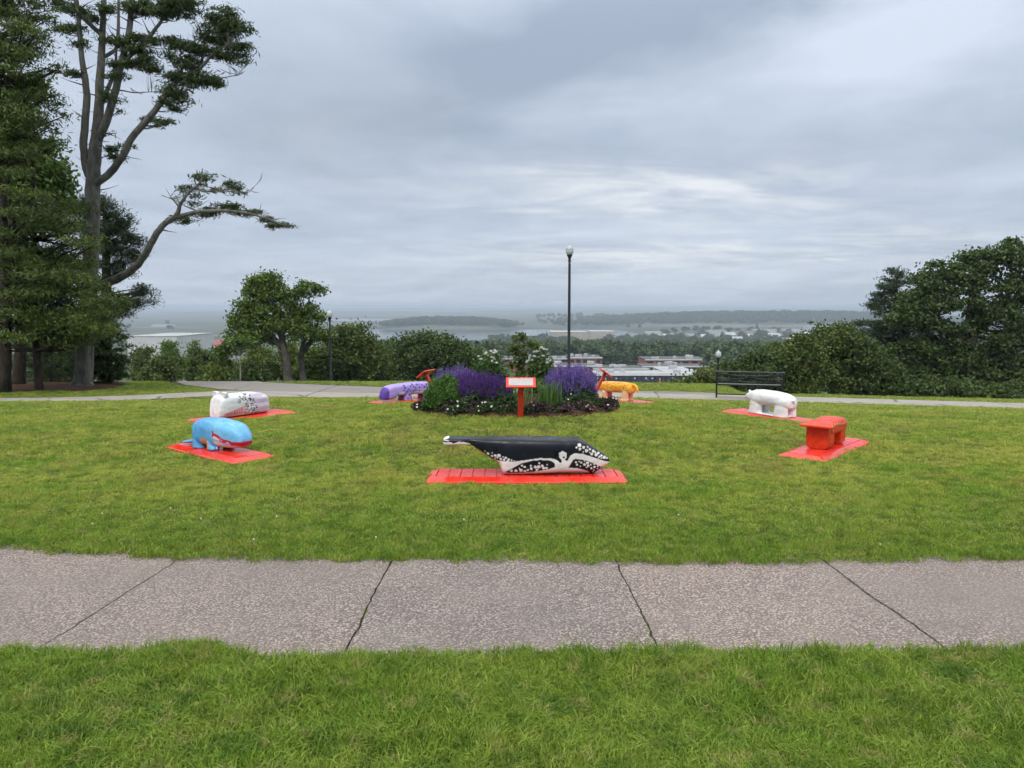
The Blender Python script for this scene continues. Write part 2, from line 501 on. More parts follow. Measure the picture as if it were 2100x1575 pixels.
for s in range(len(joint_top) - 1):
    t_ = np.linspace(0, 1, M)
    def side(idx, sgn, seed):
        y0, y1 = float(pn(joint_bot[idx])) - 0.16, float(pf(joint_top[idx])) + 0.12
        y = y0 + (y1 - y0) * t_
        x = joint_bot[idx] + (joint_top[idx] - joint_bot[idx]) * t_ + wiggle(M, 0.009, 50 + idx) + sgn * (0.0045 + np.abs(wiggle(M, 0.004, seed)))
        return np.stack([x, y], 1)
    L_, R_ = side(s, 1, 100 + s), side(s + 1, -1, 200 + s)
    K = 16
    top = np.array([[L_[a] + (R_[a] - L_[a]) * b for b in np.linspace(0, 1, K)] for a in range(M)])
    # the far edge follows the curve of the lawn
    for b in range(K):
        x = top[:, b, 0]; yl, yh = pn(x) - 0.16, pf(x) + 0.12
        top[:, b, 1] = yl + (yh - yl) * t_
    zt = np.full(top.shape[:2], -0.012 + 0.0025 * math.sin(s * 2.1))
    rim = np.minimum(np.arange(K), np.arange(K)[::-1])[None, :].repeat(M, 0)
    zt = zt - np.where(rim == 0, 0.006, 0)
    V = np.concatenate([top, zt[..., None]], -1).reshape(-1, 3)
    ii, jj = np.meshgrid(np.arange(M - 1), np.arange(K - 1), indexing='ij')
    F = np.stack([ii * K + jj, ii * K + jj + 1, (ii + 1) * K + jj + 1, (ii + 1) * K + jj], -1).reshape(-1, 4)
    border = [(a, 0) for a in range(M)] + [(M - 1, b) for b in range(1, K)] + [(a, K - 1) for a in range(M - 2, -1, -1)] + [(0, b) for b in range(K - 2, 0, -1)]
    bi = np.array([a * K + b for a, b in border])
    low = V[bi].copy(); low[:, 2] = -0.07
    nb = len(bi); o0 = len(V)
    V = np.concatenate([V, low])
    F2 = np.stack([bi, np.roll(bi, -1), o0 + (np.arange(nb) + 1) % nb, o0 + np.arange(nb)], 1)[:, ::-1]
    obj('slab', np_mesh('slab', V, [F, F2[:, ::-1]], False), AGG, path)
xs = np.linspace(-7, 7, 60)
V = np.concatenate([np.stack([xs, pn(xs) - 0.12, np.full(60, -0.034)], 1), np.stack([xs, pf(xs) + 0.08, np.full(60, -0.034)], 1)])
F = np.stack([np.arange(59), np.arange(59) + 1, 60 + np.arange(59) + 1, 60 + np.arange(59)], 1)
obj('joint_soil', np_mesh('joint_soil', V, [F]), soil_m, path)

# ------------------------------------------------------------------ far road and footpath, draped over the brow
def strip(near_px, far_px, lift, m, name, nx=90, ny=8):
    a = np.array(near_px, float) if isinstance(near_px[0], list) else np.array([hit(*p)[:2] for p in near_px])
    b = a + np.array([(0, w_) for w_ in far_px]) if np.isscalar(far_px[0]) else np.array([hit(*p)[:2] for p in far_px])
    def resample(p):
        d = np.concatenate(([0], np.cumsum(np.linalg.norm(np.diff(p, axis=0), axis=1)))); d /= d[-1]
        u = np.linspace(0, 1, nx)
        return np.stack([np.interp(u, d, p[:, 0]), np.interp(u, d, p[:, 1])], 1)
    a, b = resample(a), resample(b)
    G = np.array([a + (b - a) * w for w in np.linspace(0, 1, ny)])
    Z = H(G[..., 0], G[..., 1]) + lift
    Z[0] -= 0.05 + lift; Z[-1] -= 0.05 + lift
    V = np.concatenate([G, Z[..., None]], -1).reshape(-1, 3)
    ii, jj = np.meshgrid(np.arange(ny - 1), np.arange(nx - 1), indexing='ij')
    F = np.stack([ii * nx + jj, ii * nx + jj + 1, (ii + 1) * nx + jj + 1, (ii + 1) * nx + jj], -1).reshape(-1, 4)
    o = obj(name, np_mesh(name, V, [F], True), m)
    return o, np.concatenate([a, b[::-1]])
def asphalt_mat(name, a, b, scale):
    t = NT(name)
    c = t.mix(t.ramp(t.noise(1.3, 5, 0.6), 0.3, 0.7), a, b)
    c = t.mix(t.ramp(t.vor(scale, out='Distance'), 0.2, 0.5, 0, 0.35), c, tuple(q * 1.7 for q in b))
    cr = t.ramp(t.vor(0.22, 'DISTANCE_TO_EDGE'), 0.0, 0.008)
    c = t.mix(cr, tuple(q * 0.5 for q in a), c)
    return t.bsdf(c, 0.75, 0.3, t.bump(t.noise(90, 3), 0.4, 0.01))
ASPH = asphalt_mat('worn_asphalt', (0.15, 0.137, 0.124), (0.20, 0.185, 0.168), 40)
CONC = asphalt_mat('pale_concrete', (0.205, 0.188, 0.168), (0.27, 0.25, 0.225), 30)
road, ROAD_P = strip([(190, 778), (270, 783), (360, 790), (438, 800), (560, 807), (700, 810), (850, 812), (1050, 813), (1250, 812), (1400, 812), (1470, 812)],
                     [(190, 768), (270, 770), (360, 774), (438, 778), (560, 784), (700, 790), (850, 796), (1050, 799), (1250, 801), (1400, 804.5), (1470, 807.5)], 0.03, ASPH, 'road')
tag(road, kind='structure')
foot, FOOT_P = strip([[-24, 18.3], [-16, 18.9], [-12.2, 19.3], [-10.4, 20.0], [-8.5, 21.2], [-6, 20.7], [-3.2, 19.7], [0, 19.7], [3.7, 20.1], [7, 20.2], [11, 20.0], [16, 19.8], [26, 19.2]],
                     [1.2, 1.2, 1.2, 1.25, 1.5, 1.4, 1.6, 1.9, 2.0, 2.1, 2.1, 2.1, 2.1], 0.05, CONC, 'footpath')
tag(foot, kind='structure')
# ------------------------------------------------------------------ bark mulch under the conifers
mul_px = [(-150, 812), (0, 806), (90, 803), (170, 803), (230, 798), (268, 789), (262, 783), (225, 779), (120, 777), (0, 776), (-150, 776)]
MULCH_P = np.array([hit(*p)[:2] for p in mul_px])
mc = MULCH_P.mean(0)
V = [list(mc) + [gz(*mc) + 0.05]]
for f in (0.35, 0.7, 0.93, 1.0):
    for p in MULCH_P:
        w = mc + (p - mc) * f
        V.append([w[0], w[1], gz(w[0], w[1]) + (0.06 if f < 1 else -0.03)])
nm = len(MULCH_P)
F3 = np.array([(0, 1 + a, 1 + (a + 1) % nm) for a in range(nm)])
F4 = np.array([(1 + r * nm + a, 1 + (r + 1) * nm + a, 1 + (r + 1) * nm + (a + 1) % nm, 1 + r * nm + (a + 1) % nm) for r in range(3) for a in range(nm)])
def mulch_mat():
    t = NT('bark_mulch')
    c = t.mix(t.ramp(t.noise(14, 5, 0.7), 0.35, 0.65), (0.035, 0.02, 0.012), (0.10, 0.058, 0.036))
    return t.bsdf(c, 0.95, 0.1, t.bump(t.noise(40, 4, 0.7), 0.9, 0.03))
MULCH = mulch_mat()
mulch = obj('mulch', np_mesh('mulch', V, [F3, F4], True), MULCH)
tag(mulch, kind='structure')

# ------------------------------------------------------------------ harbour water
def water_mat():
    t = NT('harbour_water')
    return t.bsdf((0.03, 0.045, 0.05), 0.12, 0.5, t.bump(t.noise(0.08, 4, 0.6, stretch=(0.3, 1, 1)), 0.25, 1.0))
WAT = water_mat()
for name, x0, x1, y0, y1 in (('water', -620, 380, 1300, 2230), ('water', -1180, -240, 3250, 4300)):
    o = obj(name, np_mesh(name, [(x0, y0, -60.6), (x1, y0, -60.6), (x1, y1, -60.6), (x0, y1, -60.6)], [[(0, 1, 2, 3)]]), WAT)
    tag(o, kind='structure')

# ------------------------------------------------------------------ sculpture spots (x, y, heading), bed, pads
SPOTS = {
    'whale':  (0.14, 7.22, 0.0, 1.91),
    'blue':   (-3.30, 8.42, R(-40), 1.50),
    'orange': (3.63, 8.62, R(49), 1.60),
    'bear':   (4.16, 12.05, R(118), 1.70),
    'pink':   (-4.30, 11.85, R(231), 1.75),
    'yellow': (2.10, 15.1, R(136), 1.70),
    'purple': (-2.05, 15.0, R(42), 1.70),
}
PAD_W = 0.54
BED_R = 1.52

# ------------------------------------------------------------------ lawn grass: tufts of real blades
def make_tuft(name, nb, rad, hmin, hmax, w, seed, lean=0.5):
    r = np.random.default_rng(seed)
    V, Q, T = [], [], []
    main = r.uniform(0, 6.28)
    for b in range(nb):
        rr = rad * math.sqrt(r.uniform()); a = r.uniform(0, 6.28)
        p = np.array((rr * math.cos(a), rr * math.sin(a), -0.008))
        h = r.uniform(hmin, hmax)
        la = main + r.normal(0, 1.1); l = abs(r.normal(lean, 0.35)) * h
        d = np.array((math.cos(la), math.sin(la), 0))
        fa = r.uniform(0, 6.28); sd_ = np.array((math.cos(fa), math.sin(fa), 0)) * w * r.uniform(0.6, 1.3) / 2
        m1 = p + d * l * 0.28 + np.array((0, 0, h * 0.58)); m2 = p + d * l + np.array((0, 0, h * r.uniform(0.75, 1.0)))
        o = len(V)
        V += [p - sd_, p + sd_, m1 + sd_ * 0.85, m1 - sd_ * 0.85, m2]
        Q.append((o, o + 1, o + 2, o + 3)); T.append((o + 3, o + 2, o + 4))
    return np_mesh(name, V, [np.array(Q), np.array(T)], False)
def grass_mat(name='grass_blade', lush=0.0):
    t = NT(name)
    s = t.new('ShaderNodeSeparateXYZ'); t.l.new(t.pos(), s.inputs[0])
    y = s.outputs[1]
    oi = t.new('ShaderNodeObjectInfo')
    rnd = t.math('ADD', t.math('MULTIPLY', t.island(), 0.6), t.math('MULTIPLY', oi.outputs['Random'], 0.4))
    c = t.mix(rnd, (0.095, 0.205, 0.018), (0.36, 0.52, 0.060))
    c = t.mix(t.ramp(y, 4.7, 6.6, 0.30, 0.0), c, (0.055, 0.135, 0.016))
    # drier, yellower turf towards the middle of the lawn
    n1 = t.noise(0.55, 4, 0.6); n2 = t.noise(2.6, 4, 0.65, off=(3, 8, 0))
    n = t.math('ADD', t.math('MULTIPLY', n1, 0.5), t.math('MULTIPLY', n2, 0.5))
    zone = t.math('MULTIPLY', t.ramp(y, 5.2, 7.6), t.ramp(y, 19, 24, 1.0, 0.45))
    zone = t.math('MULTIPLY_ADD', zone, 0.75, 0.25)
    c = t.mix(t.math('MULTIPLY', t.ramp(n, 0.38, 0.60), t.math('MULTIPLY', zone, 0.9)), c, (0.50, 0.52, 0.10))
    c = t.mix(t.math('MULTIPLY', t.ramp(t.noise(1.5, 4, 0.6, off=(11, 2, 0)), 0.50, 0.68), t.math('MULTIPLY', zone, 0.55)), c, (0.42, 0.33, 0.11))
    c = t.mix(t.ramp(t.noise(3.5, 3, 0.6, off=(1, 12, 0)), 0.58, 0.70, 0, 0.5), c, (0.045, 0.11, 0.016))
    c = t.mix(t.ramp(t.noise(6.5, 3, 0.6, off=(6, 2, 0)), 0.48, 0.62, 0, 0.5), c, (0.06, 0.145, 0.017))
    c = t.mix(t.ramp(t.noise(9, 3, 0.6, off=(2, 7, 0)), 0.54, 0.68, 0, 0.55), c, (0.40, 0.37, 0.13))
    c = t.mix(t.ramp(t.island(), 0.955, 0.965, 0, 0.8), c, (0.36, 0.31, 0.14))
    return t.bsdf(c, 0.5, 0.3, None, 0, 0, 0.1, 0.35, t.mix(0.4, c, (0.16, 0.24, 0.02)))
def scatter(name, pts, rot, scl, idx, protos, m):
    """one object whose points carry copies of the prototypes (geometry nodes)"""
    me = bpy.data.meshes.new(name)
    me.vertices.add(len(pts)); me.vertices.foreach_set('co', np.asarray(pts, np.float32).ravel())
    for nm_, ty, arr, key in (('rot', 'FLOAT_VECTOR', rot, 'vector'), ('scl', 'FLOAT_VECTOR', scl, 'vector'), ('idx', 'INT', idx, 'value')):
        a = me.attributes.new(nm_, ty, 'POINT')
        a.data.foreach_set(key, np.asarray(arr, np.int32 if ty == 'INT' else np.float32).ravel())
    o = obj(name, me)
    me.materials.append(m)
    col = bpy.data.collections.new(name + '_kinds')
    for i_, p in enumerate(protos):
        po = bpy.data.objects.new('%s_kind_%02d' % (name, i_), p)
        if not p.materials: p.materials.append(m)
        col.objects.link(po)
    ng = bpy.data.node_groups.new(name, 'GeometryNodeTree')
    ng.interface.new_socket('Geometry', in_out='INPUT', socket_type='NodeSocketGeometry')
    ng.interface.new_socket('Geometry', in_out='OUTPUT', socket_type='NodeSocketGeometry')
    gi, go = ng.nodes.new('NodeGroupInput'), ng.nodes.new('NodeGroupOutput')
    ci = ng.nodes.new('GeometryNodeCollectionInfo')
    ci.inputs['Collection'].default_value = col
    ci.inputs['Separate Children'].default_value = True
    ci.inputs['Reset Children'].default_value = True
    ip = ng.nodes.new('GeometryNodeInstanceOnPoints')
    ip.inputs['Pick Instance'].default_value = True
    def na(n_, ty):
        q_ = ng.nodes.new('GeometryNodeInputNamedAttribute'); q_.data_type = ty
        q_.inputs['Name'].default_value = n_
        return next(s_ for s_ in q_.outputs if s_.enabled and s_.name == 'Attribute')
    ng.links.new(gi.outputs[0], ip.inputs['Points'])
    ng.links.new(ci.outputs[0], ip.inputs['Instance'])
    ng.links.new(na('idx', 'INT'), ip.inputs['Instance Index'])
    ng.links.new(na('rot', 'FLOAT_VECTOR'), ip.inputs['Rotation'])
    ng.links.new(na('scl', 'FLOAT_VECTOR'), ip.inputs['Scale'])
    ng.links.new(ip.outputs[0], go.inputs[0])
    md = o.modifiers.new('scatter', 'NODES'); md.node_group = ng
    return o
def pad_mask(x, y, grow=0.0):
    m_ = np.zeros(x.shape, bool)
    for (sx, sy, hd, L_) in SPOTS.values():
        ca, sa = math.cos(hd), math.sin(hd)
        u = (x - sx) * ca + (y - sy) * sa; v = -(x - sx) * sa + (y - sy) * ca
        m_ |= (np.abs(u) < L_ / 2 + grow) & (np.abs(v) < PAD_W / 2 + grow)
    return m_
def lawn_points(n, y0, y1, k, c0, rng):
    """n points, uniform over the wedge |x| < c0 + k*y"""
    y = rng.uniform(y0, y1, int(n * 1.6)); keep = rng.uniform(0, c0 + k * y1, len(y)) < c0 + k * y
    y = y[keep][:n]; x = rng.uniform(-1, 1, len(y)) * (c0 + k * y)
    return x, y
rg = np.random.default_rng(5)
bands = [(27000, 1.3, 3.6, .72, 3.2, 1.0, 0), (33000, 4.7, 8.0, .72, 3.2, 0.80, 1), (36000, 8.0, 13.5, .72, 3.6, 1.0, 1), (30000, 13.5, 24, .74, 4, 1.45, 1), (16000, 24, 36, .76, 5, 2.0, 1)]
P_, Ro, Sc, Ix = [], [], [], []
for (n_, y0, y1, k_, c0, s_, sel) in bands:
    x, y = lawn_points(n_, y0, y1, k_, c0, rg)
    wig = 0.025 * np.sin(x * 9 + 1) + 0.025 * np.sin(x * 23) + 0.015 * np.sin(x * 2.3 + 2)
    keep = ~((y > pn(x) - 0.075 + wig * .45) & (y < pf(x) + 0.005 + wig * 0.5))
    keep &= ~pad_mask(x, y, -0.022)
    keep &= (x - BED[0]) ** 2 + (y - BED[1]) ** 2 > (BED_R - 0.02) ** 2
    for poly in (ROAD_P, FOOT_P, MULCH_P): keep &= ~in_poly(x, y, poly)
    keep &= ~in_poly(x, y + 0.22, FOOT_P)
    x, y = x[keep], y[keep]
    # a leafy weed tuft spilling onto the path
    P_.append(np.stack([x, y, H(x, y)], 1))
    Ro.append(np.stack([rg.normal(0, .12, len(x)), rg.normal(0, .12, len(x)), rg.uniform(0, 6.28, len(x))], 1))
    clump = 0.8 + 0.45 * (np.sin(x * 3.1 + np.sin(y * 4.3)) * np.sin(y * 3.7 + np.sin(x * 2.9)))
    ss = s_ * rg.uniform(0.75, 1.25, len(x))
    Sc.append(np.stack([ss, ss, ss * np.clip(clump, .55, 1.4) * (0.55 if y0 >= 13 else 1.0)], 1))
    Ix.append(rg.integers(0, 4, len(x)) + 4 * sel)
x = -1.56 + rg.normal(0, .085, 150); y = 3.455 + rg.normal(0, .026, 150)
P_.append(np.stack([x, y, H(x, y)], 1)); Ro.append(np.stack([0 * x, 0 * x, rg.uniform(0, 6.28, 150)], 1))
Sc.append(np.stack([0 * x + 1.0, 0 * x + 1.0, 0 * x + 1.1], 1)); Ix.append(rg.integers(0, 4, 150))
# sprigs in the joints
for a in range(3, 7):
    t_ = np.concatenate([rg.normal(rg.uniform(.2, .8), .04, 8), rg.uniform(0.05, 0.95, 8)]).clip(.03, .97)
    y = pn(joint_bot[a]) + (pf(joint_top[a]) - pn(joint_bot[a])) * t_
    x = joint_bot[a] + (joint_top[a] - joint_bot[a]) * t_
    P_.append(np.stack([x, y, 0 * x - 0.03], 1)); Ro.append(np.stack([0 * x, 0 * x, rg.uniform(0, 6.28, 16)], 1))
    Sc.append(np.stack([0 * x + .10, 0 * x + .22, 0 * x + .40], 1)); Ix.append(rg.integers(4, 8, 16))
tufts = [make_tuft('tuft', 50, 0.075, 0.024, 0.062, 0.0046, 20 + a, 0.5) for a in range(4)] + \
        [make_tuft('tuft', 40, 0.085, 0.022, 0.050, 0.0068, 40 + a, 0.55) for a in range(4)]
GRASS = grass_mat()
lawn = scatter('grass', np.concatenate(P_), np.concatenate(Ro), np.concatenate(Sc), np.concatenate(Ix), tufts, GRASS)
tag(lawn, 'short green lawn grass with drier yellow patches', 'grass', kind='stuff')
# white clover heads near the path edge
cm = MB()
for a in range(12):
    x = rg.uniform(-4, 4.5); y = rg.uniform(5.0, 6.0)
    if abs(x) > 3.2 and y < 5.3: continue
    if pad_mask(np.array([x]), np.array([y]), .05)[0]: continue
    cm.lathe([(0.001, 0.026), (0.005, 0.030), (0.0065, 0.035), (0.005, 0.040), (0.001, 0.042)], (x, y, gz(x, y)), 6)
tag(obj('clover_blossoms', cm.mesh('clover', True), plain('clover_white', (0.62, 0.6, 0.52), 0.8)),
    'tiny white clover blossoms scattered in the lawn', 'clover', kind='stuff')
# ================================================================== SCULPTURES ON RED PADS
def red_mat():
    t = NT('wet_red_paint')
    v = t.obco()
    n = t.noise(5, 4, 0.6, vec=v)
    c = t.mix(t.ramp(n, 0.3, 0.7), (0.62, 0.022, 0.012), (0.74, 0.04, 0.022))
    c = t.mix(t.ramp(t.noise(22, 4, 0.7, vec=v, off=(3, 0, 1)), 0.62, 0.75, 0, 0.35), c, (0.28, 0.03, 0.02))
    c = t.mix(t.ramp(t.noise(2.2, 4, 0.6, vec=t.pos(), off=(1, 2, 3)), 0.48, 0.72, 0, 0.40), c, (0.50, 0.075, 0.05))
    c = t.mix(t.ramp(t.noise(75, 3, 0.7, vec=t.pos()), 0.66, 0.70, 0, 0.75), c, (0.10, 0.075, 0.03))
    rough = t.ramp(t.noise(3, 3, 0.6, vec=v, off=(5, 5, 5)), 0.35, 0.65, 0.10, 0.34)
    return t.bsdf(c, rough, 0.5, t.bump(t.noise(70, 2, vec=v), 0.12, 0.003))
RED = red_mat()
PAD_H = 0.05
def make_pad(L_, seed, label):
    sx, sy, hd = seed[:3]
    root = empty('red_pad', (sx, sy, gz(sx, sy)), hd)
    tag(root, label, 'pad', 'red pads under the animal sculptures')
    # sloping rim
    bw = 0.085; cr = 0.05
    def rr(hl, hw, z):
        out_ = []
        for (cx, cy, a0) in ((hl, hw, 0), (-hl, hw, 90), (-hl, -hw, 180), (hl, -hw, 270)):
            for a in np.linspace(a0, a0 + 90, 5):
                out_.append((cx - math.copysign(cr, cx) + cr * math.cos(R(a)), cy - math.copysign(cr, cy) + cr * math.sin(R(a)), z))
        return out_
    hl, hw = L_ / 2, PAD_W / 2
    m = MB()
    m.rings([rr(hl + .012, hw + .012, -0.07), rr(hl, hw, 0.012), rr(hl - 0.012, hw - 0.012, 0.02), rr(hl - bw, hw - bw, PAD_H - 0.002),
             rr(hl - bw - 0.004, hw - bw - 0.004, PAD_H - 0.014)], cap=True)
    obj('rim', m.mesh('rim'), RED, root)
    inner = L_ - 2 * bw - 0.014
    nt = int(round(inner / 0.118)); tw = inner / nt
    tm = MB().box((0, 0, -0.010), (tw - 0.005, PAD_W - 2 * bw - 0.014, 0.020)).mesh('tile')
    tm.materials.append(RED)
    r = random.Random(int(sx * 100))
    for a in range(nt):
        o = bevel(obj('tile', tm, None, root), 0.003, 1)
        o.location = (-inner / 2 + (a + .5) * tw, 0, PAD_H + r.uniform(-.0012, .0012))
        o.rotation_euler = (r.uniform(-.008, .008), r.uniform(-.012, .012), 0)
    return root
PAD_LABELS = {
    'whale': 'red tiled pad under the black and white whale', 'blue': 'red pad under the blue whale-headed animal',
    'orange': 'red pad under the orange dotted animal', 'bear': 'red pad under the white bear',
    'pink': 'red pad under the lilac striped animal', 'yellow': 'red pad under the yellow spotted animal',
    'purple': 'red pad under the purple spotted animal'}
for k_, s_ in SPOTS.items(): make_pad(s_[3], s_, PAD_LABELS[k_])

def sculpt_paint(name, rough=0.3):
    t = NT(name)
    c = t.attr('paint')
    v = t.obco()
    c = t.mix(t.ramp(t.noise(9, 4, 0.65, vec=v), 0.5, 0.8, 0, 0.05), c, (0.20, 0.18, 0.16), 'MIX')
    # hand brushed coat: streaks, thin spots, scuffs on the crown of the shapes
    br = t.noise(16, 4, 0.6, vec=v, stretch=(.35, 1, 1), off=(1, 6, 2))
    c = t.mix(1.0, c, t.mix(t.ramp(br, 0.3, 0.7), (0.80, 0.80, 0.80), (1.08, 1.08, 1.08)), 'MULTIPLY')
    c = t.mix(t.ramp(t.noise(34, 4, 0.75, vec=v, off=(8, 3, 5)), 0.66, 0.74, 0, 0.35), c, (0.30, 0.27, 0.24))
    h = t.math('ADD', t.math('MULTIPLY', br, 0.6), t.noise(45, 3, 0.6, vec=v))
    return t.bsdf(c, t.ramp(t.noise(6, 3, vec=v, off=(2, 1, 0)), 0.3, 0.7, rough * 0.8, rough * 1.7), 0.32, t.bump(h, 0.16, 0.006))
PAINT = sculpt_paint('sculpture_paint', 0.30)
def loft_rings(xs, top, bot, hw, ex=3.0, k=56):
    """closed body along x: superellipse sections between bot and top, half width hw"""
    th = np.linspace(0, 2 * np.pi, 8 * k, endpoint=False)
    xs, top, bot, hw = [np.asarray(a, float) for a in (xs, top, bot, hw)]
    ex = np.broadcast_to(np.asarray(ex, float), xs.shape)
    rs = []
    for x, t_, b_, w_, e_ in zip(xs, top, bot, hw, ex):
        c_, s_ = np.cos(th), np.sin(th)
        y = w_ * np.sign(c_) * np.abs(c_) ** (2 / e_)
        z = (t_ + b_) / 2 + (t_ - b_) / 2 * np.sign(s_) * np.abs(s_) ** (2 / e_)
        d_ = np.hypot(np.diff(np.append(y, y[0])), np.diff(np.append(z, z[0]))); s_ = np.concatenate(([0], np.cumsum(d_)))
        uu_ = np.linspace(0, s_[-1], k, endpoint=False)
        y, z = np.interp(uu_, s_, np.append(y, y[0])), np.interp(uu_, s_, np.append(z, z[0]))
        rs.append(np.stack([np.full(k, x), y, z], 1))
    return np.array(rs)
def curve(pts, xs):
    pts = sorted(pts); return pchip(*zip(*pts))(xs)
def body(xr, top, bot, hw, ex=3.0, n=60, k=48, round_ends=(True, True)):
    xs = np.linspace(xr[0], xr[1], n)
    if round_ends[0] or round_ends[1]:
        u = np.linspace(0, 1, n)
        xs = xr[0] + (xr[1] - xr[0]) * (0.5 - 0.5 * np.cos(np.pi * u))
    t_, b_, w_ = curve(top, xs), curve(bot, xs), curve(hw, xs)
    e_ = curve(ex, xs) if isinstance(ex, list) else ex
    return loft_rings(xs, t_, b_, w_, e_, k)
def leg_rings(x, y, r0, r1, z0, z1, ex=1.0, n=8, k=20, foot=0.0):
    th = np.linspace(0, 2 * np.pi, k, endpoint=False); rs = []
    for u in np.linspace(0, 1, n):
        r_ = r0 + (r1 - r0) * u; z = z0 + (z1 - z0) * u
        f = foot * max(0, 1 - u * 3.0)
        rs.append(np.stack([x + f * 0.5 + (r_ * ex + f * 0.5) * np.cos(th), y + r_ * np.sin(th), np.full(k, z)], 1))
    return np.array(rs)
def sphere_rings(c, r, n=9, k=16):
    th = np.linspace(0, 2 * np.pi, k, endpoint=False); rs = []
    r = np.broadcast_to(np.asarray(r, float), (3,))
    for a in np.linspace(-np.pi / 2 + .12, np.pi / 2 - .12, n):
        rs.append(np.stack([c[0] + r[0] * math.cos(a) * np.cos(th), c[1] + r[1] * math.cos(a) * np.sin(th), np.full(k, c[2] + r[2] * math.sin(a))], 1))
    return np.array(rs)
def fuse(pieces, voxel=0.008, smooth=6):
    """one continuous skin over the given closed shapes"""
    m = MB()
    for p in pieces: m.rings(p)
    o = bpy.data.objects.new('fuse_tmp', m.mesh('fuse_tmp'))
    COL.objects.link(o)
    a = o.modifiers.new('r', 'REMESH'); a.mode = 'VOXEL'; a.voxel_size = voxel; a.use_smooth_shade = True
    b = o.modifiers.new('s', 'SMOOTH'); b.factor = 0.5; b.iterations = smooth
    bpy.context.view_layer.update()
    ev = o.evaluated_get(bpy.context.evaluated_depsgraph_get())
    me = bpy.data.meshes.new_from_object(ev)
    bpy.data.objects.remove(o)
    return me
def paint_mesh(me, fn):
    n = len(me.vertices)
    co = np.zeros(n * 3, np.float32); me.vertices.foreach_get('co', co); co = co.reshape(-1, 3)
    no = np.zeros(n * 3, np.float32); me.vertices.foreach_get('normal', no); no = no.reshape(-1, 3)
    col = np.ones((n, 4), np.float32)
    col[:, :3] = fn(co[:, 0], co[:, 1], co[:, 2], no)
    a = me.color_attributes.new('paint', 'FLOAT_COLOR', 'POINT')
    a.data.foreach_set('color', col.ravel())
    me.polygons.foreach_set('use_smooth', np.ones(len(me.polygons), bool))
    me.materials.clear(); me.materials.append(PAINT)
    return me
def fill(n, c): return np.tile(np.array(c, float), (n, 1))
def dots(col, a, b, spots, c, mask=None):
    for (u, v, r_) in spots:
        m_ = (a - u) ** 2 + (b - v) ** 2 < r_ * r_
        if mask is not None: m_ &= mask
        col[m_] = c
TURN = {'blue': R(9), 'pink': R(4)}
SIZE = {'whale': (.97, .95, .90), 'blue': (.74, .84, .92), 'pink': (.82, .9, .92), 'bear': (.88, .92, .92), 'orange': (.84, .84, .84), 'purple': (.90, .9, .90), 'yellow': (.84, .84, .86)}
def place(name, key, me, label, cat):
    x, y, hd, _ = SPOTS[key]
    root = empty(name, (x, y, gz(x, y) + PAD_H), hd + TURN.get(key, 0))
    tag(root, label, cat, 'painted animal sculptures around the flower bed')
    root.scale = SIZE[key]
    obj('body', me, PAINT, root)
    return root

# ------------------------------------------------------------------ 1 the black and white whale
S = 0.00111
def wz(X, Y): return ((X - 1000) * S, (590 - Y) * S)
def wp(pts): return [wz(*p) for p in pts]
topP = wp([(255, 262), (262, 248), (300, 236), (420, 240), (700, 242), (1000, 243), (1300, 246), (1350, 256), (1385, 250), (1430, 250), (1500, 272), (1580, 322), (1650, 372), (1700, 408), (1735, 440), (1746, 462)])
botP = wp([(255, 300), (270, 318), (430, 312), (500, 312), (560, 350), (640, 404), (700, 445), (745, 478), (768, 520), (780, 560), (800, 589), (1000, 586), (1250, 572), (1450, 568), (1560, 578), (1595, 588), (1625, 572), (1690, 528), (1735, 500), (1746, 478)])
hwP = [(wz(255, 0)[0], .06), (wz(300, 0)[0], .10), (wz(420, 0)[0], .10), (wz(500, 0)[0], .085), (wz(640, 0)[0], .115), (wz(900, 0)[0], .15), (wz(1200, 0)[0], .165), (wz(1450, 0)[0], .145), (wz(1650, 0)[0], .08), (wz(1746, 0)[0], .03)]
xs = np.concatenate([np.linspace(wz(255, 0)[0], wz(300, 0)[0], 14)[:-1], np.linspace(wz(300, 0)[0], wz(1700, 0)[0], 300)[:-1], np.linspace(wz(1700, 0)[0], wz(1746, 0)[0], 22)])
exq = curve([(xs[0], 3.0), (-.5, 3.5), (-.1, 5.0), (.45, 5.0), (xs[-1], 2.6)], xs)
m = MB().rings(loft_rings(xs, curve(topP, xs), curve(botP, xs), curve(hwP, xs), exq, 190))
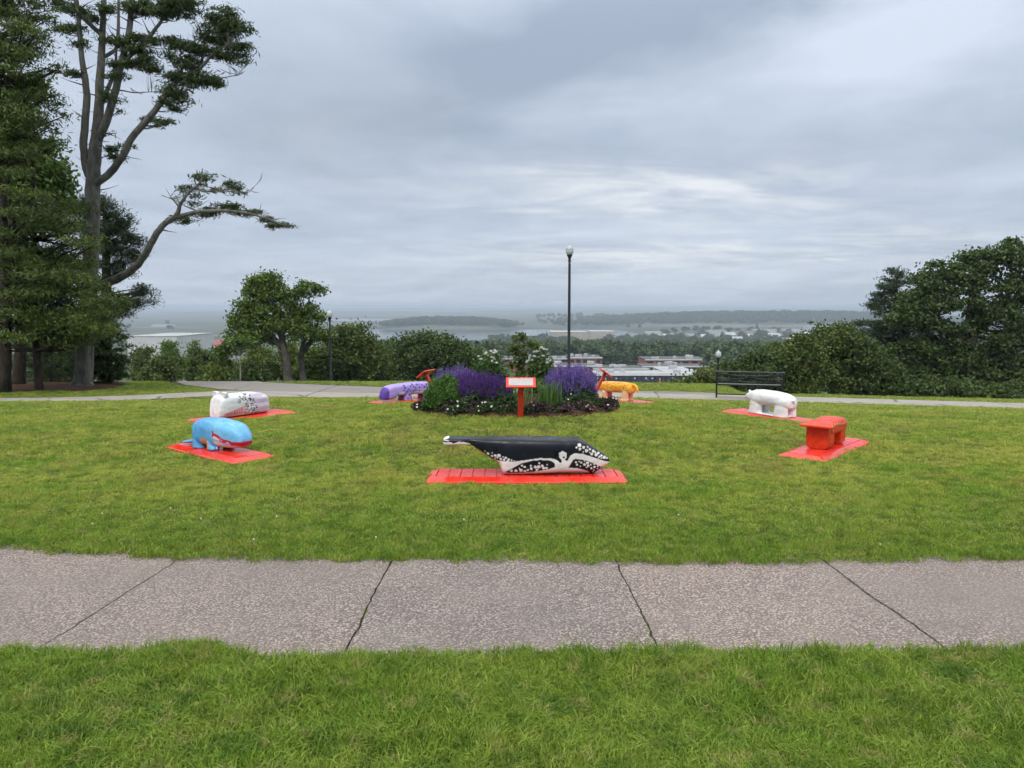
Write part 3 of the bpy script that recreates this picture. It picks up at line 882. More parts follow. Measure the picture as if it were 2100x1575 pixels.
def whale_paint(x, y, z, no):
    n = len(x); X = x / S + 1000; Y = 590 - z / S
    BK = (0.006, 0.008, 0.015); WH = (0.74, 0.72, 0.72); PK = (0.72, 0.55, 0.55)
    c = fill(n, BK)
    side = np.abs(no[:, 1]) > 0.12
    low = no[:, 2] < -0.35
    P = lambda pts: in_poly(X, Y, pts)
    c[P([(240, 262), (300, 254), (350, 288), (400, 268), (440, 272), (505, 292), (500, 306), (440, 308), (340, 322), (240, 322)])] = WH
    c[P([(240, 225), (292, 225), (310, 238), (268, 256), (240, 262)])] = WH
    c[P([(240, 262), (330, 266), (335, 276), (240, 276)])] = BK
    c[P([(240, 314), (430, 307), (500, 304), (500, 330), (240, 330)])] = BK
    belly = P([(590, 384), (700, 436), (790, 452), (870, 456), (1000, 436), (1120, 416), (1230, 421), (1266, 436), (1300, 468), (1312, 440), (1284, 405), (1283, 368), (1315, 348), (1352, 368), (1352, 408), (1334, 436), (1358, 446), (1385, 395), (1420, 374), (1500, 380), (1600, 424), (1700, 465), (1752, 478),
                (1752, 512), (1690, 530), (1640, 502), (1540, 452), (1432, 425), (1410, 436), (1368, 512), (1450, 518), (1560, 556), (1640, 600), (1500, 610), (1000, 620), (740, 620), (700, 540), (760, 470), (640, 420)])
    c[belly] = WH
    c[belly & (X < 780) & (Y < 500)] = PK
    c[P([(808, 560), (870, 518), (950, 470), (1040, 444), (1120, 434), (1210, 440), (1245, 462), (1250, 502), (1200, 522), (1100, 545), (980, 562), (850, 568)])] = BK
    c[P([(1378, 505), (1425, 429), (1500, 438), (1620, 498), (1690, 528), (1620, 585), (1590, 590), (1500, 520), (1440, 508)])] = BK
    r = random.Random(3)
    head = [(1465, 297, 21), (1438, 318, 11), (1470, 333, 15), (1503, 320, 16), (1530, 352, 19), (1560, 340, 12), (1500, 362, 8), (1577, 388, 15), (1592, 362, 16), (1618, 398, 18), (1612, 374, 10), (1640, 385, 14), (1650, 418, 11), (1668, 410, 13), (1695, 430, 18), (1668, 434, 8), (1720, 440, 10), (1640, 430, 7), (1540, 318, 9), (1560, 372, 7)]
    head, r_k = [(a, b, q_ * .84) for a, b, q_ in head], .80
    dots(c, X, Y, head, WH, side)
    jaw = [(1435, 460, 11), (1465, 452, 8), (1445, 483, 12), (1483, 465, 11), (1510, 450, 8), (1512, 485, 15), (1540, 470, 18), (1545, 500, 15), (1570, 490, 10), (1575, 525, 12), (1600, 488, 10), (1605, 515, 13), (1635, 508, 10), (1635, 535, 9), (1600, 545, 8), (1660, 525, 7), (1530, 515, 8), (1475, 500, 7), (1590, 562, 6)]
    dots(c, X, Y, [(a, b, q_ * .82) for a, b, q_ in jaw], WH, side)
    flip = [(865, 545, 15), (905, 545, 17), (935, 520, 8), (958, 490, 11), (982, 503, 13), (950, 538, 18), (985, 545, 14), (1036, 490, 11), (1040, 520, 16), (1075, 503, 15), (1110, 467, 11), (1105, 500, 19), (1138, 492, 16), (1090, 530, 14), (1150, 515, 16), (1175, 512, 13), (1180, 480, 6), (870, 525, 6), (1010, 535, 12)]
    dots(c, X, Y, [(a, b, q_ * .85) for a, b, q_ in flip], WH, side)
    rear = [(588, 365, 8), (630, 358, 7), (620, 382, 9), (657, 383, 15), (695, 372, 6), (692, 405, 14), (722, 397, 14), (755, 396, 18), (740, 415, 10), (790, 410, 8), (815, 418, 12), (800, 436, 12), (840, 433, 12), (865, 440, 9), (770, 430, 12), (720, 425, 9), (830, 450, 12), (890, 446, 7)]
    dots(c, X, Y, [(a, b, q_ * .85) for a, b, q_ in rear], WH, side)
    dots(c, X, Y, [(1327, 410, 9)], BK, side)
    dots(c, X, Y, [(350, 272, 9), (385, 262, 12), (420, 268, 8)], BK)
    # pale worn sheen along the very top of the tail stock
    return c
whale = place('whale_sculpture', 'whale', paint_mesh(m.mesh('whale'), whale_paint), 'black and white whale sculpture with painted barnacle spots, tail raised behind', 'sculpture')
whale.location.x -= 0.0

# ------------------------------------------------------------------ 2 the blue animal with a wavy red mouth
bl = body((-0.50, 0.62), [(-.5, .18), (-.47, .27), (-.38, .335), (-.2, .372), (0, .375), (.2, .36), (.33, .350), (.45, .325), (.54, .275), (.60, .21), (.62, .165)],
          [(-.5, .12), (-.45, .07), (-.3, .045), (0, .045), (.12, .04), (.3, .04), (.5, .05), (.62, .085)],
          [(-.5, .05), (-.45, .13), (-.3, .18), (0, .19), (.25, .18), (.45, .155), (.57, .12), (.62, .085)], 3.2)
pieces = [bl]
for sy in (-1, 1):
    pieces += [leg_rings(0.0, sy * .125, .070, .055, 0.0, .2, foot=.06), leg_rings(-.34, sy * .105, .085, .065, 0.0, .2, foot=.05)]
    for t_ in (-.032, 0, .032):
        pieces.append(sphere_rings((.105 - abs(t_) * .5, sy * .125 + t_, .024), (.030, .019, .024), 7, 10))
pieces.append(body((-.74, -.42), [(-.74, .055), (-.6, .075), (-.42, .11)], [(-.74, .02), (-.6, .028), (-.42, .05)], [(-.74, .12), (-.66, .10), (-.55, .05), (-.42, .06)], 3, 20, 24))
def blue_paint(x, y, z, no):
    n = len(x); B1 = (0.10, 0.36, 0.68); B2 = (0.17, 0.48, 0.80); RD = (0.46, 0.012, 0.03); WH = (0.75, 0.72, 0.68); TAN = (0.56, 0.34, 0.20); LV = (0.38, 0.36, 0.66)
    c = fill(n, B1); k_ = np.clip((x + .1) / .3, 0, 1)[:, None]; c = c * (1 - k_) + np.array(B2) * k_
    side = np.abs(y) > .06
    # tan patches between the legs
    c[(np.abs(x + .10) < .12) & (z < .155 - (x + .10) ** 2 * 4.5)] = TAN
    # mouth: a long wedge along the jaw
    up_ = .232 - .125 * np.clip((x - .12) / .40, 0, 1) ** 0.8 + .007 * np.sin(x * 34)
    lo_ = .160 - .055 * np.clip((x - .12) / .40, 0, 1)
    up_ = np.maximum(up_, .118); lo_ = np.minimum(lo_, up_ - .004)
    xm = (x > .12)
    c[xm & (z < lo_)] = LV
    c[xm & (z < lo_ - .03)] = WH
    c[xm & (z < up_) & (z > lo_)] = WH
    mid = (up_ + lo_) / 2 + .016 * np.sin((x - .1) * 22)
    c[xm & (np.abs(z - up_) < .013)] = RD
    c[xm & (np.abs(z - mid) < .011)] = RD
    c[(x > .108) & (x < .135) & (z < .245) & (z > .175)] = RD
    c[(x > .46) & (np.abs(z - .112) < .020)] = RD
    # pale eye marks
    dots(c, x, z, [(.17, .285, .020)], (0.42, 0.56, 0.55), side); dots(c, x, z, [(.17, .285, .009)], (0.10, 0.22, 0.33), side)
    dots(c, x, z, [(.02, .25, .010)], (0.32, 0.47, 0.56), side)
    c[(z < .012)] = (0.10, 0.06, 0.22)
    for t_ in (-.016, .016):
        c[(x > .100) & (x < .16) & (np.abs(np.abs(y) - .125 - t_) < .004) & (z < .05)] = (0.06, 0.18, 0.42)
    return c
place('blue_animal_sculpture', 'blue', paint_mesh(fuse(pieces, .0075, 5), blue_paint), 'blue whale-headed animal sculpture with a wavy red mouth and toed feet', 'sculpture')

# ------------------------------------------------------------------ 3 the white and lilac animal with ears
pk = body((-.58, .56), [(-.58, .20), (-.56, .27), (-.50, .325), (-.38, .365), (-.2, .385), (.1, .385), (.35, .375), (.45, .365), (.50, .345), (.545, .20), (.56, .10)],
          [(-.58, .02), (-.5, 0), (.5, 0), (.56, .01)],
          [(-.58, .12), (-.52, .17), (-.3, .20), (.2, .205), (.45, .19), (.52, .165), (.56, .13)], 4.0)
pieces = [pk]
for sy in (-1, 1):
    pieces.append(body((.36, .455), [(.36, .425), (.41, .440), (.455, .442)], [(.36, .33), (.455, .33)], [(.36, .045), (.41, .062), (.455, .060)], 3.5, 12, 20) + np.array((0, sy * .115, 0)))
def pink_paint(x, y, z, no):
    n = len(x); WH = (0.76, 0.77, 0.80); LI = (0.62, 0.49, 0.70); PK = (0.80, 0.42, 0.52); RD = (0.55, 0.02, 0.06); BK = (0.02, 0.02, 0.03)
    c = fill(n, WH)
    band = ((z > .075) & (z < .135)) | ((z > .20) & (z < .27)) | ((z > .33) & (z < .375))
    c[(x < -.10 + .03 * np.sin(z * 40)) & band] = LI
    c[(x < -.10) & (z < .05)] = (0.66, 0.50, 0.70)
    # lettered scribbles: short strokes, hooks and rings across the shoulder
    r = random.Random(9); side = np.abs(y) > .05
    for a in range(130):
        u = r.uniform(-.26, .24); v = r.uniform(.03, .385)
        if not (-.20 < u - (v - .22) * .40 < .11): continue
        th = r.uniform(0, 3.14); ln = r.uniform(.013, .026); kx, kz = math.cos(th), math.sin(th)
        p = (x - u) * kx + (z - v) * kz; q_ = -(x - u) * kz + (z - v) * kx
        c[side & (np.abs(p) < ln) & (np.abs(q_ - r.choice((-8, 0, 8)) * p * p) < .0062)] = BK
    d = np.hypot(x - .17, z - .265); c[side & (np.abs(d - .028) < .006)] = BK; c[side & (d < .009)] = BK
    # striped mouth
    mz = .062 + (.46 - x) * .135; mh = .022 + (.46 - x) * .115
    mm = side & (x < .47) & (x > .06) & (np.abs(z - mz) < mh)
    c[mm] = PK
    mi = side & (x < .47) & (x > .08) & (np.abs(z - mz) < mh * .72)
    c[mi] = RD
    c[mi & (np.mod(x, .036) < .013)] = (0.85, 0.72, 0.70)
    e = side & (x < .07) & (x > .0) & (np.hypot(x - .07, z - mz) < .060); c[e] = PK
    c[(z < .02)] = (0.70, 0.66, 0.72)
    c[(z > .40) & (no[:, 2] < .3)] = (0.68, 0.60, 0.52)
    return c
place('lilac_animal_sculpture', 'pink', paint_mesh(fuse(pieces, .008, 4), pink_paint), 'white and lilac striped animal sculpture with small ears, black scribbles and striped mouth', 'sculpture')

# ------------------------------------------------------------------ 4 the white bear
be = body((-.50, .60), [(-.50, .26), (-.48, .32), (-.40, .375), (-.25, .405), (0, .42), (.2, .42), (.34, .405), (.45, .37), (.53, .33), (.58, .30), (.60, .275)],
          [(-.50, .16), (-.45, .14), (-.3, .15), (0, .165), (.25, .15), (.36, .17), (.48, .20), (.60, .235)],
          [(-.50, .09), (-.46, .15), (-.3, .185), (0, .175), (.25, .175), (.38, .145), (.5, .10), (.57, .07), (.60, .045)], 2.6)
pieces = [be]
for sy in (-1, 1):
    pieces += [leg_rings(-.33, sy * .095, .088, .078, 0, .30, 1.75, foot=.02), leg_rings(.27, sy * .09, .082, .072, 0, .30, 1.75, foot=.03)]
    pieces.append(sphere_rings((.44, sy * .085, .375), (.025, .02, .03), 7, 12))
pieces.append(sphere_rings((-.50, 0, .29), (.04, .035, .03), 7, 12))
pieces.append(body((-.44, .34), [(-.44, .022), (.34, .022)], [(-.44, 0), (.34, 0)], [(-.44, .17), (.34, .17)], 6, 8, 24))
def bear_paint(x, y, z, no):
    n = len(x); c = fill(n, (0.80, 0.80, 0.82))
    c[(z < .008)] = (0.55, 0.45, 0.50)
    dots(c, x, z, [(.60, .278, .020)], (0.05, 0.05, 0.06)); dots(c, x, z, [(.56, .305, .010)], (0.04, 0.04, 0.05), np.abs(y) > .04)
    return c
place('white_bear_sculpture', 'bear', paint_mesh(fuse(pieces, .008, 8), bear_paint), 'plain white bear sculpture standing on four legs', 'sculpture')

# ------------------------------------------------------------------ 5 the orange animal with a flat tail plate
og = body((-.36, .52), [(-.36, .335), (-.30, .345), (-.1, .375), (.1, .388), (.3, .372), (.43, .32), (.50, .25), (.52, .21)],
          [(-.36, .17), (.0, .17), (.3, .175), (.45, .175), (.52, .18)],
          [(-.36, .150), (-.2, .165), (.2, .17), (.4, .145), (.50, .09), (.52, .06)], 3.4)
pieces = [og, body((-.38, -.13), [(-.38, .30), (-.13, .30)], [(-.38, 0), (-.13, 0)], [(-.38, .145), (-.25, .150), (-.13, .150)], 5, 14, 40),
          body((.16, .36), [(.16, .28), (.36, .28)], [(.16, 0), (.36, 0)], [(.16, .142), (.36, .142)], 5, 14, 40),
          body((-.50, -.26), [(-.50, .335), (-.40, .340), (-.26, .352)], [(-.50, .302), (-.40, .306), (-.26, .31)], [(-.50, .205), (-.44, .215), (-.34, .19), (-.26, .165)], 5, 20, 40)]
def orange_paint(x, y, z, no):
    n = len(x); c = fill(n, (0.66, 0.052, 0.010))
    c[(x < -.36) & (z < .30)] = (0.58, 0.042, 0.010)  # rear face under the plate: darker shading put into the colour
    side = np.abs(no[:, 1]) > .3
    row1 = [(-.24 + a * .085, .315 + .012 * math.sin(a), .0125) for a in range(8)]
    row2 = [(-.22 + a * .072, .238, .0105) for a in range(7)]
    dots(c, x, z, row1, (0.85, 0.66, 0.42), np.abs(y) > .08); dots(c, x, z, row2, (0.86, 0.52, 0.26), np.abs(y) > .08)
    return c
place('orange_animal_sculpture', 'orange', paint_mesh(fuse(pieces, .0075, 4), orange_paint), 'orange animal sculpture with a flat tail plate and rows of pale dots', 'sculpture')

# ------------------------------------------------------------------ 6 the purple spotted animal
pu = body((-.72, .66), [(-.72, .12), (-.69, .22), (-.60, .31), (-.45, .345), (-.2, .36), (.1, .37), (.4, .36), (.58, .30), (.66, .2)],
          [(-.72, .04), (-.6, .03), (-.46, .05), (-.40, .10), (.0, .11), (.3, .10), (.55, .08), (.66, .12)],
          [(-.72, .10), (-.6, .16), (-.3, .18), (.2, .19), (.5, .17), (.66, .08)], 4.0)
pieces = [pu]
for sy in (-1, 1):
    pieces += [leg_rings(-.12, sy * .105, .085, .07, 0, .26, 1.2), leg_rings(.40, sy * .10, .085, .065, 0, .26, 1.2)]
def purple_paint(x, y, z, no):
    n = len(x); c = fill(n, (0.40, 0.30, 0.70)); DK = (0.11, 0.055, 0.36)
    c[x < -.62] = DK
    r = random.Random(4); sp = [(r.uniform(-.30, .62), r.uniform(.02, .35), r.uniform(.017, .027)) for a in range(150)]
    keep = []
    for s_ in sp:
        if all((s_[0] - k_[0]) ** 2 + (s_[1] - k_[1]) ** 2 > .0026 for k_ in keep): keep.append(s_)
    dots(c, x, z, keep, DK, np.abs(y) > .03)
    c[(x > -.38) & (x < -.25) & (z < .19) & (z > .12)] = (0.72, 0.66, 0.74)
    c[(x > .0) & (x < .30) & (z < .18)] = (0.70, 0.62, 0.66)
    return c
place('purple_animal_sculpture', 'purple', paint_mesh(fuse(pieces, .009, 6), purple_paint), 'purple spotted animal sculpture with a dark purple rump, partly behind the flowers', 'sculpture')

# ------------------------------------------------------------------ 7 the yellow spotted animal
ye = body((-.50, .62), [(-.50, .26), (-.47, .34), (-.38, .40), (-.2, .42), (.1, .415), (.35, .40), (.5, .36), (.62, .27)],
          [(-.50, .20), (-.45, .17), (-.2, .17), (.2, .16), (.5, .18), (.62, .2)],
          [(-.50, .07), (-.44, .14), (-.2, .175), (.2, .175), (.5, .13), (.62, .05)], 2.7)
pieces = [ye]
for sy in (-1, 1):
    pieces += [leg_rings(-.32, sy * .09, .075, .065, 0, .26, 1.25, foot=.05), leg_rings(.28, sy * .09, .072, .06, 0, .26, 1.2, foot=.05)]
th = np.linspace(0, 2 * np.pi, 14, endpoint=False)
tail = [(-.44, 0, .37), (-.52, 0, .37), (-.575, 0, .33), (-.60, 0, .27), (-.615, 0, .21)]
tm = MB().tube(np.array(tail), [.036, .034, .032, .030, .024], 14)
pieces.append(np.array(tm.V[0]).reshape(5, 14, 3))
def yellow_paint(x, y, z, no):
    n = len(x); Y1 = (0.82, 0.36, 0.025); WH = (0.80, 0.66, 0.52)
    c = fill(n, Y1)
    wav = .225 + .02 * np.sin(x * 14)
    c[(z < wav) & (x > -.48)] = WH
    c[(z < wav - .055) & (z > .03)] = (0.80, 0.42, 0.22)
    c[z < .05] = WH
    r = random.Random(14); keep = []
    for a in range(90):
        s_ = (r.uniform(-.42, .45), r.uniform(.27, .40), r.uniform(.010, .017))
        if all((s_[0] - k_[0]) ** 2 + (s_[1] - k_[1]) ** 2 > .0018 for k_ in keep): keep.append(s_)
    dots(c, x, z, keep, (0.10, 0.05, 0.02), np.abs(y) > .03)
    c[(x < -.52)] = (0.86, 0.42, 0.03)
    return c
place('yellow_animal_sculpture', 'yellow', paint_mesh(fuse(pieces, .009, 6), yellow_paint), 'yellow spotted animal sculpture with a drooping tail, partly behind the flowers', 'sculpture')

# ================================================================== SIGNS ROUND THE BED
def panel_mat():
    t = NT('sign_face')
    v = t.obco()
    c = t.mix(t.ramp(t.noise(4, 3, vec=v), 0.3, 0.7), (0.40, 0.385, 0.39), (0.47, 0.46, 0.46))
    s = t.new('ShaderNodeSeparateXYZ'); t.l.new(v, s.inputs[0])
    line = t.math('GREATER_THAN', t.math('FRACT', t.math('MULTIPLY', s.outputs[1], 42.0)), 0.62)
    gaps = t.ramp(t.noise(60, 2, vec=v, stretch=(1, .15, 1)), 0.42, 0.5)
    lim = t.math('LESS_THAN', t.math('ABSOLUTE', s.outputs[0]), 0.135)
    c = t.mix(t.math('MULTIPLY', t.math('MULTIPLY', line, gaps), t.math('MULTIPLY', lim, 0.35)), c, (0.30, 0.29, 0.30))
    return t.bsdf(c, 0.25, 0.5)
FACE = panel_mat()
SIGN_RED = plain('sign_red_enamel', (0.66, 0.045, 0.022), 0.35, 0.12, 9)
def sign(ang, rad, label, lean=24, hgt=0.50):
    x, y = BED[0] + rad * math.cos(ang), BED[1] + rad * math.sin(ang)
    root = empty('information_sign', (x, y, gz(x, y) - 0.03), ang)      # local +x looks outward
    tag(root, label, 'sign', 'red signs round the flower bed')
    ln = R(lean); dx_ = math.sin(ln) * hgt
    p = MB().bar((0, 0, -0.05), (dx_, 0, hgt), 0.072, 0.036)
    bevel(obj('post', p.mesh('post'), SIGN_RED, root), 0.005)
    tilt = R(38)
    pl = MB().box((0, 0, 0), (0.185, 0.385, 0.022))
    o = bevel(obj('frame', pl.mesh('frame'), SIGN_RED, root), 0.005)
    o.location = (dx_ + 0.01, 0, hgt + 0.01); o.rotation_euler = (0, tilt, 0)
    fc = MB().box((0, 0, 0), (0.315, 0.13, 0.006))
    f = obj('face', fc.mesh('face'), FACE, o); f.location = (0, 0, 0.0125); f.rotation_euler = (0, 0, R(90))
    br = MB().box((0, 0, 0), (0.05, 0.10, 0.03))
    b = obj('bracket', br.mesh('bracket'), SIGN_RED, root); b.location = (dx_ - 0.004, 0, hgt - 0.014); b.rotation_euler = (0, tilt, 0)
sign(R(-89.5), 1.47, 'red information sign on a post at the front of the flower bed')
sign(R(160), 1.30, 'red information sign seen from the side beside the purple sculpture', 30, 0.50)
sign(R(2), 1.06, 'red information sign leaning out beside the yellow sculpture', 30, 0.50)
# ================================================================== FLOWER BED
rb = np.random.default_rng(77)
th = np.linspace(0, 2 * np.pi, 64, endpoint=False)
rg_ = []
for f, dz_ in ((1.03, -0.04), (1.0, 0.02), (0.93, 0.06), (0.6, 0.09), (0.2, 0.11)):
    rr_ = BED_R * f * (1 + 0.02 * np.sin(5 * th) + .012 * np.sin(11 * th + 1))
    x = BED[0] + rr_ * np.cos(th); y = BED[1] + rr_ * np.sin(th)
    rg_.append(np.stack([x, y, H(x, y) + dz_ - (0 if f < 1 else 0.0)], 1))
bedm = MB().rings(rg_)
bed = obj('flower_bed', bedm.mesh('flower_bed', True), MULCH)
tag(bed, kind='structure')
def leaf_quads(C, L_, W_, rng, up=0.0, dirs=None, spread=1.0, fold=0.0):
    """diamond leaves at points C; returns V, F"""
    n = len(C)
    a = rng.normal(0, 1, (n, 3)) * spread
    a[:, 2] += up
    if dirs is not None: a = a + dirs
    a /= np.linalg.norm(a, axis=1)[:, None] + 1e-9
    b = np.cross(a, rng.normal(0, 1, (n, 3))); b /= np.linalg.norm(b, axis=1)[:, None] + 1e-9
    L_ = np.broadcast_to(L_, (n,)) * rng.uniform(.7, 1.3, n); W_ = np.broadcast_to(W_, (n,)) * rng.uniform(.7, 1.3, n)
    nrm = np.cross(a, b)
    V = np.stack([C - a * L_[:, None] / 2, C + b * W_[:, None] / 2 + nrm * fold * W_[:, None], C + a * L_[:, None] / 2, C - b * W_[:, None] / 2 + nrm * fold * W_[:, None]], 1).reshape(-1, 3)
    F = np.arange(4 * n).reshape(-1, 4)
    return V, F
def dome_points(n, rx, ry, h, rng, shell=0.5):
    d = rng.normal(0, 1, (n, 3)); d[:, 2] = np.abs(d[:, 2]); d /= np.linalg.norm(d, axis=1)[:, None]
    r = rng.uniform(shell, 1, n) ** 0.6
    return d * r[:, None] * np.array((rx, ry, h))
SAGE_LEAF = foliage_mat('salvia_leaf', (0.018, 0.042, 0.016), (0.06, 0.10, 0.035), 0.2, 4)
BOX_LEAF = foliage_mat('bright_shrub_leaf', (0.035, 0.10, 0.018), (0.11, 0.23, 0.04), 0.3, 5)
ROSE_LEAF = foliage_mat('rose_leaf', (0.03, 0.075, 0.018), (0.09, 0.16, 0.04), 0.3, 4)
DARK_LEAF = foliage_mat('dark_low_leaf', (0.03, 0.018, 0.024), (0.075, 0.05, 0.055), 0.15, 5)
def petal(name, a, b):
    t = NT(name)
    c = t.mix(t.island(), a, b)
    return t.bsdf(c, 0.6, 0.3, None, 0, 0, .1, 0.3)
VIO_L = petal('salvia_violet', (0.13, 0.065, 0.36), (0.34, 0.23, 0.66))
VIO_D = petal('salvia_deep_violet', (0.055, 0.014, 0.16), (0.17, 0.05, 0.34))
WHT = petal('white_petal', (0.62, 0.62, 0.55), (0.82, 0.82, 0.76))
PNK = petal('pink_petal', (0.40, 0.05, 0.20), (0.62, 0.22, 0.42))
MAR = petal('maroon_petal', (0.10, 0.02, 0.07), (0.22, 0.05, 0.16))
def base_at(x, y): return (x, y, gz(x, y) + 0.06)
def salvia(x, y, rx, ry, hl, hs, n_sp, flower, label, seed, lean=0.35):
    rng = np.random.default_rng(seed)
    root = empty('salvia_clump', base_at(x, y))
    tag(root, label, 'flower', 'salvia clumps in the flower bed')
    C = dome_points(int(4200 * rx * ry / .12), rx, ry, hl, rng, 0.25)
    V, F = leaf_quads(C, 0.055, 0.020, rng, .3)
    obj('foliage', np_mesh('foliage', V, [F]), SAGE_LEAF, root)
    PC, PD, st = [], [], MB()
    for a in range(n_sp):
        u = rng.uniform(0, 6.28); q_ = math.sqrt(rng.uniform())
        bx, by = rx * q_ * math.cos(u), ry * q_ * math.sin(u)
        d = np.array((bx / rx * lean + rng.normal(0, .12), by / ry * lean + rng.normal(0, .12), 1.0)); d /= np.linalg.norm(d)
        p0 = np.array((bx * .8, by * .8, hl * math.sqrt(max(0.05, 1 - q_ * q_)) * 0.8)); L_ = hs * rng.uniform(.6, 1.15) * (1 + .12 * math.sin(bx * 13 + seed) * math.sin(by * 11))
        tip = p0 + d * L_ * np.array((1, 1, 1))
        st.tube([p0, (p0 + tip) / 2 + rng.normal(0, .006, 3), tip], [.0022, .002, .001], 3, False)
        k_ = int(26 * L_ / .2)
        w = rng.uniform(.25, 1.0, k_)
        PC.append(p0 + (tip - p0) * w[:, None] + rng.normal(0, .0065, (k_, 3)) * (1.25 - w[:, None])); PD.append(np.tile(d, (k_, 1)) * .8)
    V, F = leaf_quads(np.concatenate(PC), .017, .0085, rng, 0, np.concatenate(PD))
    obj('flower_spikes', np_mesh('flower_spikes', V, [F]), flower, root)
    obj('stems', st.mesh('stems'), SAGE_LEAF, root)
salvia(-0.86, 11.75, .36, .34, .28, .29, 460, VIO_L, 'pale violet salvia clump at the back of the bed above the green shrub', 1)
salvia(-0.36, 10.55, .42, .36, .27, .24, 460, VIO_D, 'deep purple salvia clump between the green shrub and the front sign', 2)
salvia(0.86, 10.95, .42, .40, .35, .27, 640, VIO_L, 'large violet salvia clump beside the yellow sculpture', 3)
salvia(-0.62, 11.2, .26, .26, .26, .24, 240, VIO_D, 'small deep purple salvia clump behind the green shrub', 4)
def shrub(name, x, y, rx, ry, h, leafL, leafW, n, m, label, cat, seed, shell=.45):
    rng = np.random.default_rng(seed)
    root = empty(name, base_at(x, y)); tag(root, label, cat)
    C = dome_points(n, rx, ry, h, rng, shell)
    C += 0.03 * np.sin(C[:, [1, 2, 0]] * 22)
    V, F = leaf_quads(C, leafL, leafW, rng, .4)
    obj('foliage', np_mesh('foliage', V, [F]), m, root)
    st = MB()
    for a in range(9):
        e = C[rng.integers(n)] * .7
        st.tube([(0, 0, -.05), e * .5 + (0, 0, .02), e], [.008, .005, .003], 5)
    obj('stems', st.mesh('stems'), plain('shrub_stem', (0.10, 0.08, 0.04), .9), root)
    return root, C, rng
shrub('green_shrub', -0.96, 10.62, .29, .28, .47, .040, .016, 6500, BOX_LEAF, 'rounded bright green shrub at the front of the flower bed', 'shrub', 21)
def roses(x, y, rx, ry, h, n, nf, label, seed):
    root, C, rng = shrub('rose_bush', x, y, rx, ry, h, .055, .032, n, ROSE_LEAF, label, 'rose bush', seed, .3)
    root['group'] = 'white rose bushes'
    PV, PF, o_ = [], [], 0
    idx = np.argsort(-(C[:, 2] / h + rng.uniform(0, .9, len(C)) - C[:, 1] / ry * .15))[:nf]
    for i_ in idx:
        c_ = C[i_] * 1.05
        k_ = 22
        d = rng.normal(0, 1, (k_, 3)); d[:, 2] = np.abs(d[:, 2]); d /= np.linalg.norm(d, axis=1)[:, None]
        V, F = leaf_quads(c_ + d * .015, .028, .024, rng, .2, d * .2)
        PV.append(V); PF.append(F + o_); o_ += len(V)
    obj('blossoms', np_mesh('blossoms', np.concatenate(PV), [np.concatenate(PF)]), WHT, root)
roses(-0.36, 12.1, .34, .26, .70, 3200, 20, 'white rose bush to the left of the young tree in the bed', 31)
roses(0.46, 12.0, .28, .24, .74, 3000, 18, 'white rose bush to the right of the young tree in the bed', 32)
# strappy iris-like leaves
def straps(x, y, n, h, r_, label, seed):
    rng = np.random.default_rng(seed); root = empty('iris_plant', base_at(x, y)); tag(root, label, 'plant')
    m = MB()
    for a in range(n):
        u = rng.uniform(0, 6.28); p = np.array((rng.normal(0, r_), rng.normal(0, r_ * .7), -.03)); l = rng.uniform(.05, .38)
        d = np.array((math.cos(u), math.sin(u), 0)); hh = h * rng.uniform(.6, 1.05); sd_ = np.array((-d[1], d[0], 0)) * .0085
        pts = [p, p + d * l * .1 * h + (0, 0, hh * .45), p + d * l * .5 * h + (0, 0, hh * .82), p + d * l * h + (0, 0, hh)]
        V = []
        for w, q_ in zip((1, 1, .8, .05), pts): V += [q_ - sd_ * w, q_ + sd_ * w]
        m.add(V, [[(0, 1, 3, 2), (2, 3, 5, 4), (4, 5, 7, 6)]])
    obj('leaf_blades', m.mesh('leaf_blades'), foliage_mat('iris_leaf', (0.05, 0.12, 0.025), (0.13, 0.24, 0.06), .3, 6), root)
straps(0.47, 10.28, 95, .42, .13, 'tuft of strappy green iris leaves right of the front sign', 41)
straps(-0.02, 10.6, 40, .34, .14, 'thin strappy green leaves behind the front sign', 42)
# low edging plants, set close along the rim
def edging(name, x, y, rx, ry, h, n, leaf, nf, flower, label, cat, seed):
    root, C, rng = shrub(name, x, y, rx, ry, h, .034, .022, n, leaf, label, cat, seed, .3)
    if nf:
        P = dome_points(nf, rx * 1.02, ry * 1.02, h * 1.1, rng, .92)
        PV, PF, o_ = [], [], 0
        for c_ in P:
            k_ = 5; a = np.arange(k_) * 6.28 / k_ + rng.uniform(0, 1)
            face = np.array((rng.normal(0, .35), -0.7 + rng.normal(0, .3), .75)); face /= np.linalg.norm(face)
            u = np.cross(face, (0, 0, 1)); u /= np.linalg.norm(u); v = np.cross(face, u); s_ = rng.uniform(.010, .017)
            V = [c_]
            for q_ in a:
                V.append(c_ + s_ * (math.cos(q_) * u + math.sin(q_) * v) + face * .006); V.append(c_ + s_ * 1.05 * (math.cos(q_ + .63) * u + math.sin(q_ + .63) * v) + face * .005)
            nn = 2 * k_
            PV.append(np.array(V)); PF.append(np.array([(0, 1 + i_, 1 + (i_ + 1) % nn) for i_ in range(nn)]) + o_); o_ += nn + 1
        obj('blossoms', np_mesh('blossoms', np.concatenate(PV), [np.concatenate(PF)]), flower, root)
    root['group'] = 'low bedding plants along the edge of the flower bed'
edging('petunia_plant', -0.72, 10.14, .17, .10, .13, 700, SAGE_LEAF, 8, WHT, 'white petunia plant below the green shrub', 'petunia', 51)
edging('petunia_plant', -0.38, 10.04, .15, .10, .12, 600, SAGE_LEAF, 6, WHT, 'white petunia plant below the deep purple salvia', 'petunia', 52)
edging('petunia_plant', 0.24, 10.00, .10, .08, .12, 400, SAGE_LEAF, 7, PNK, 'pink petunia plant at the foot of the front sign', 'petunia', 53)
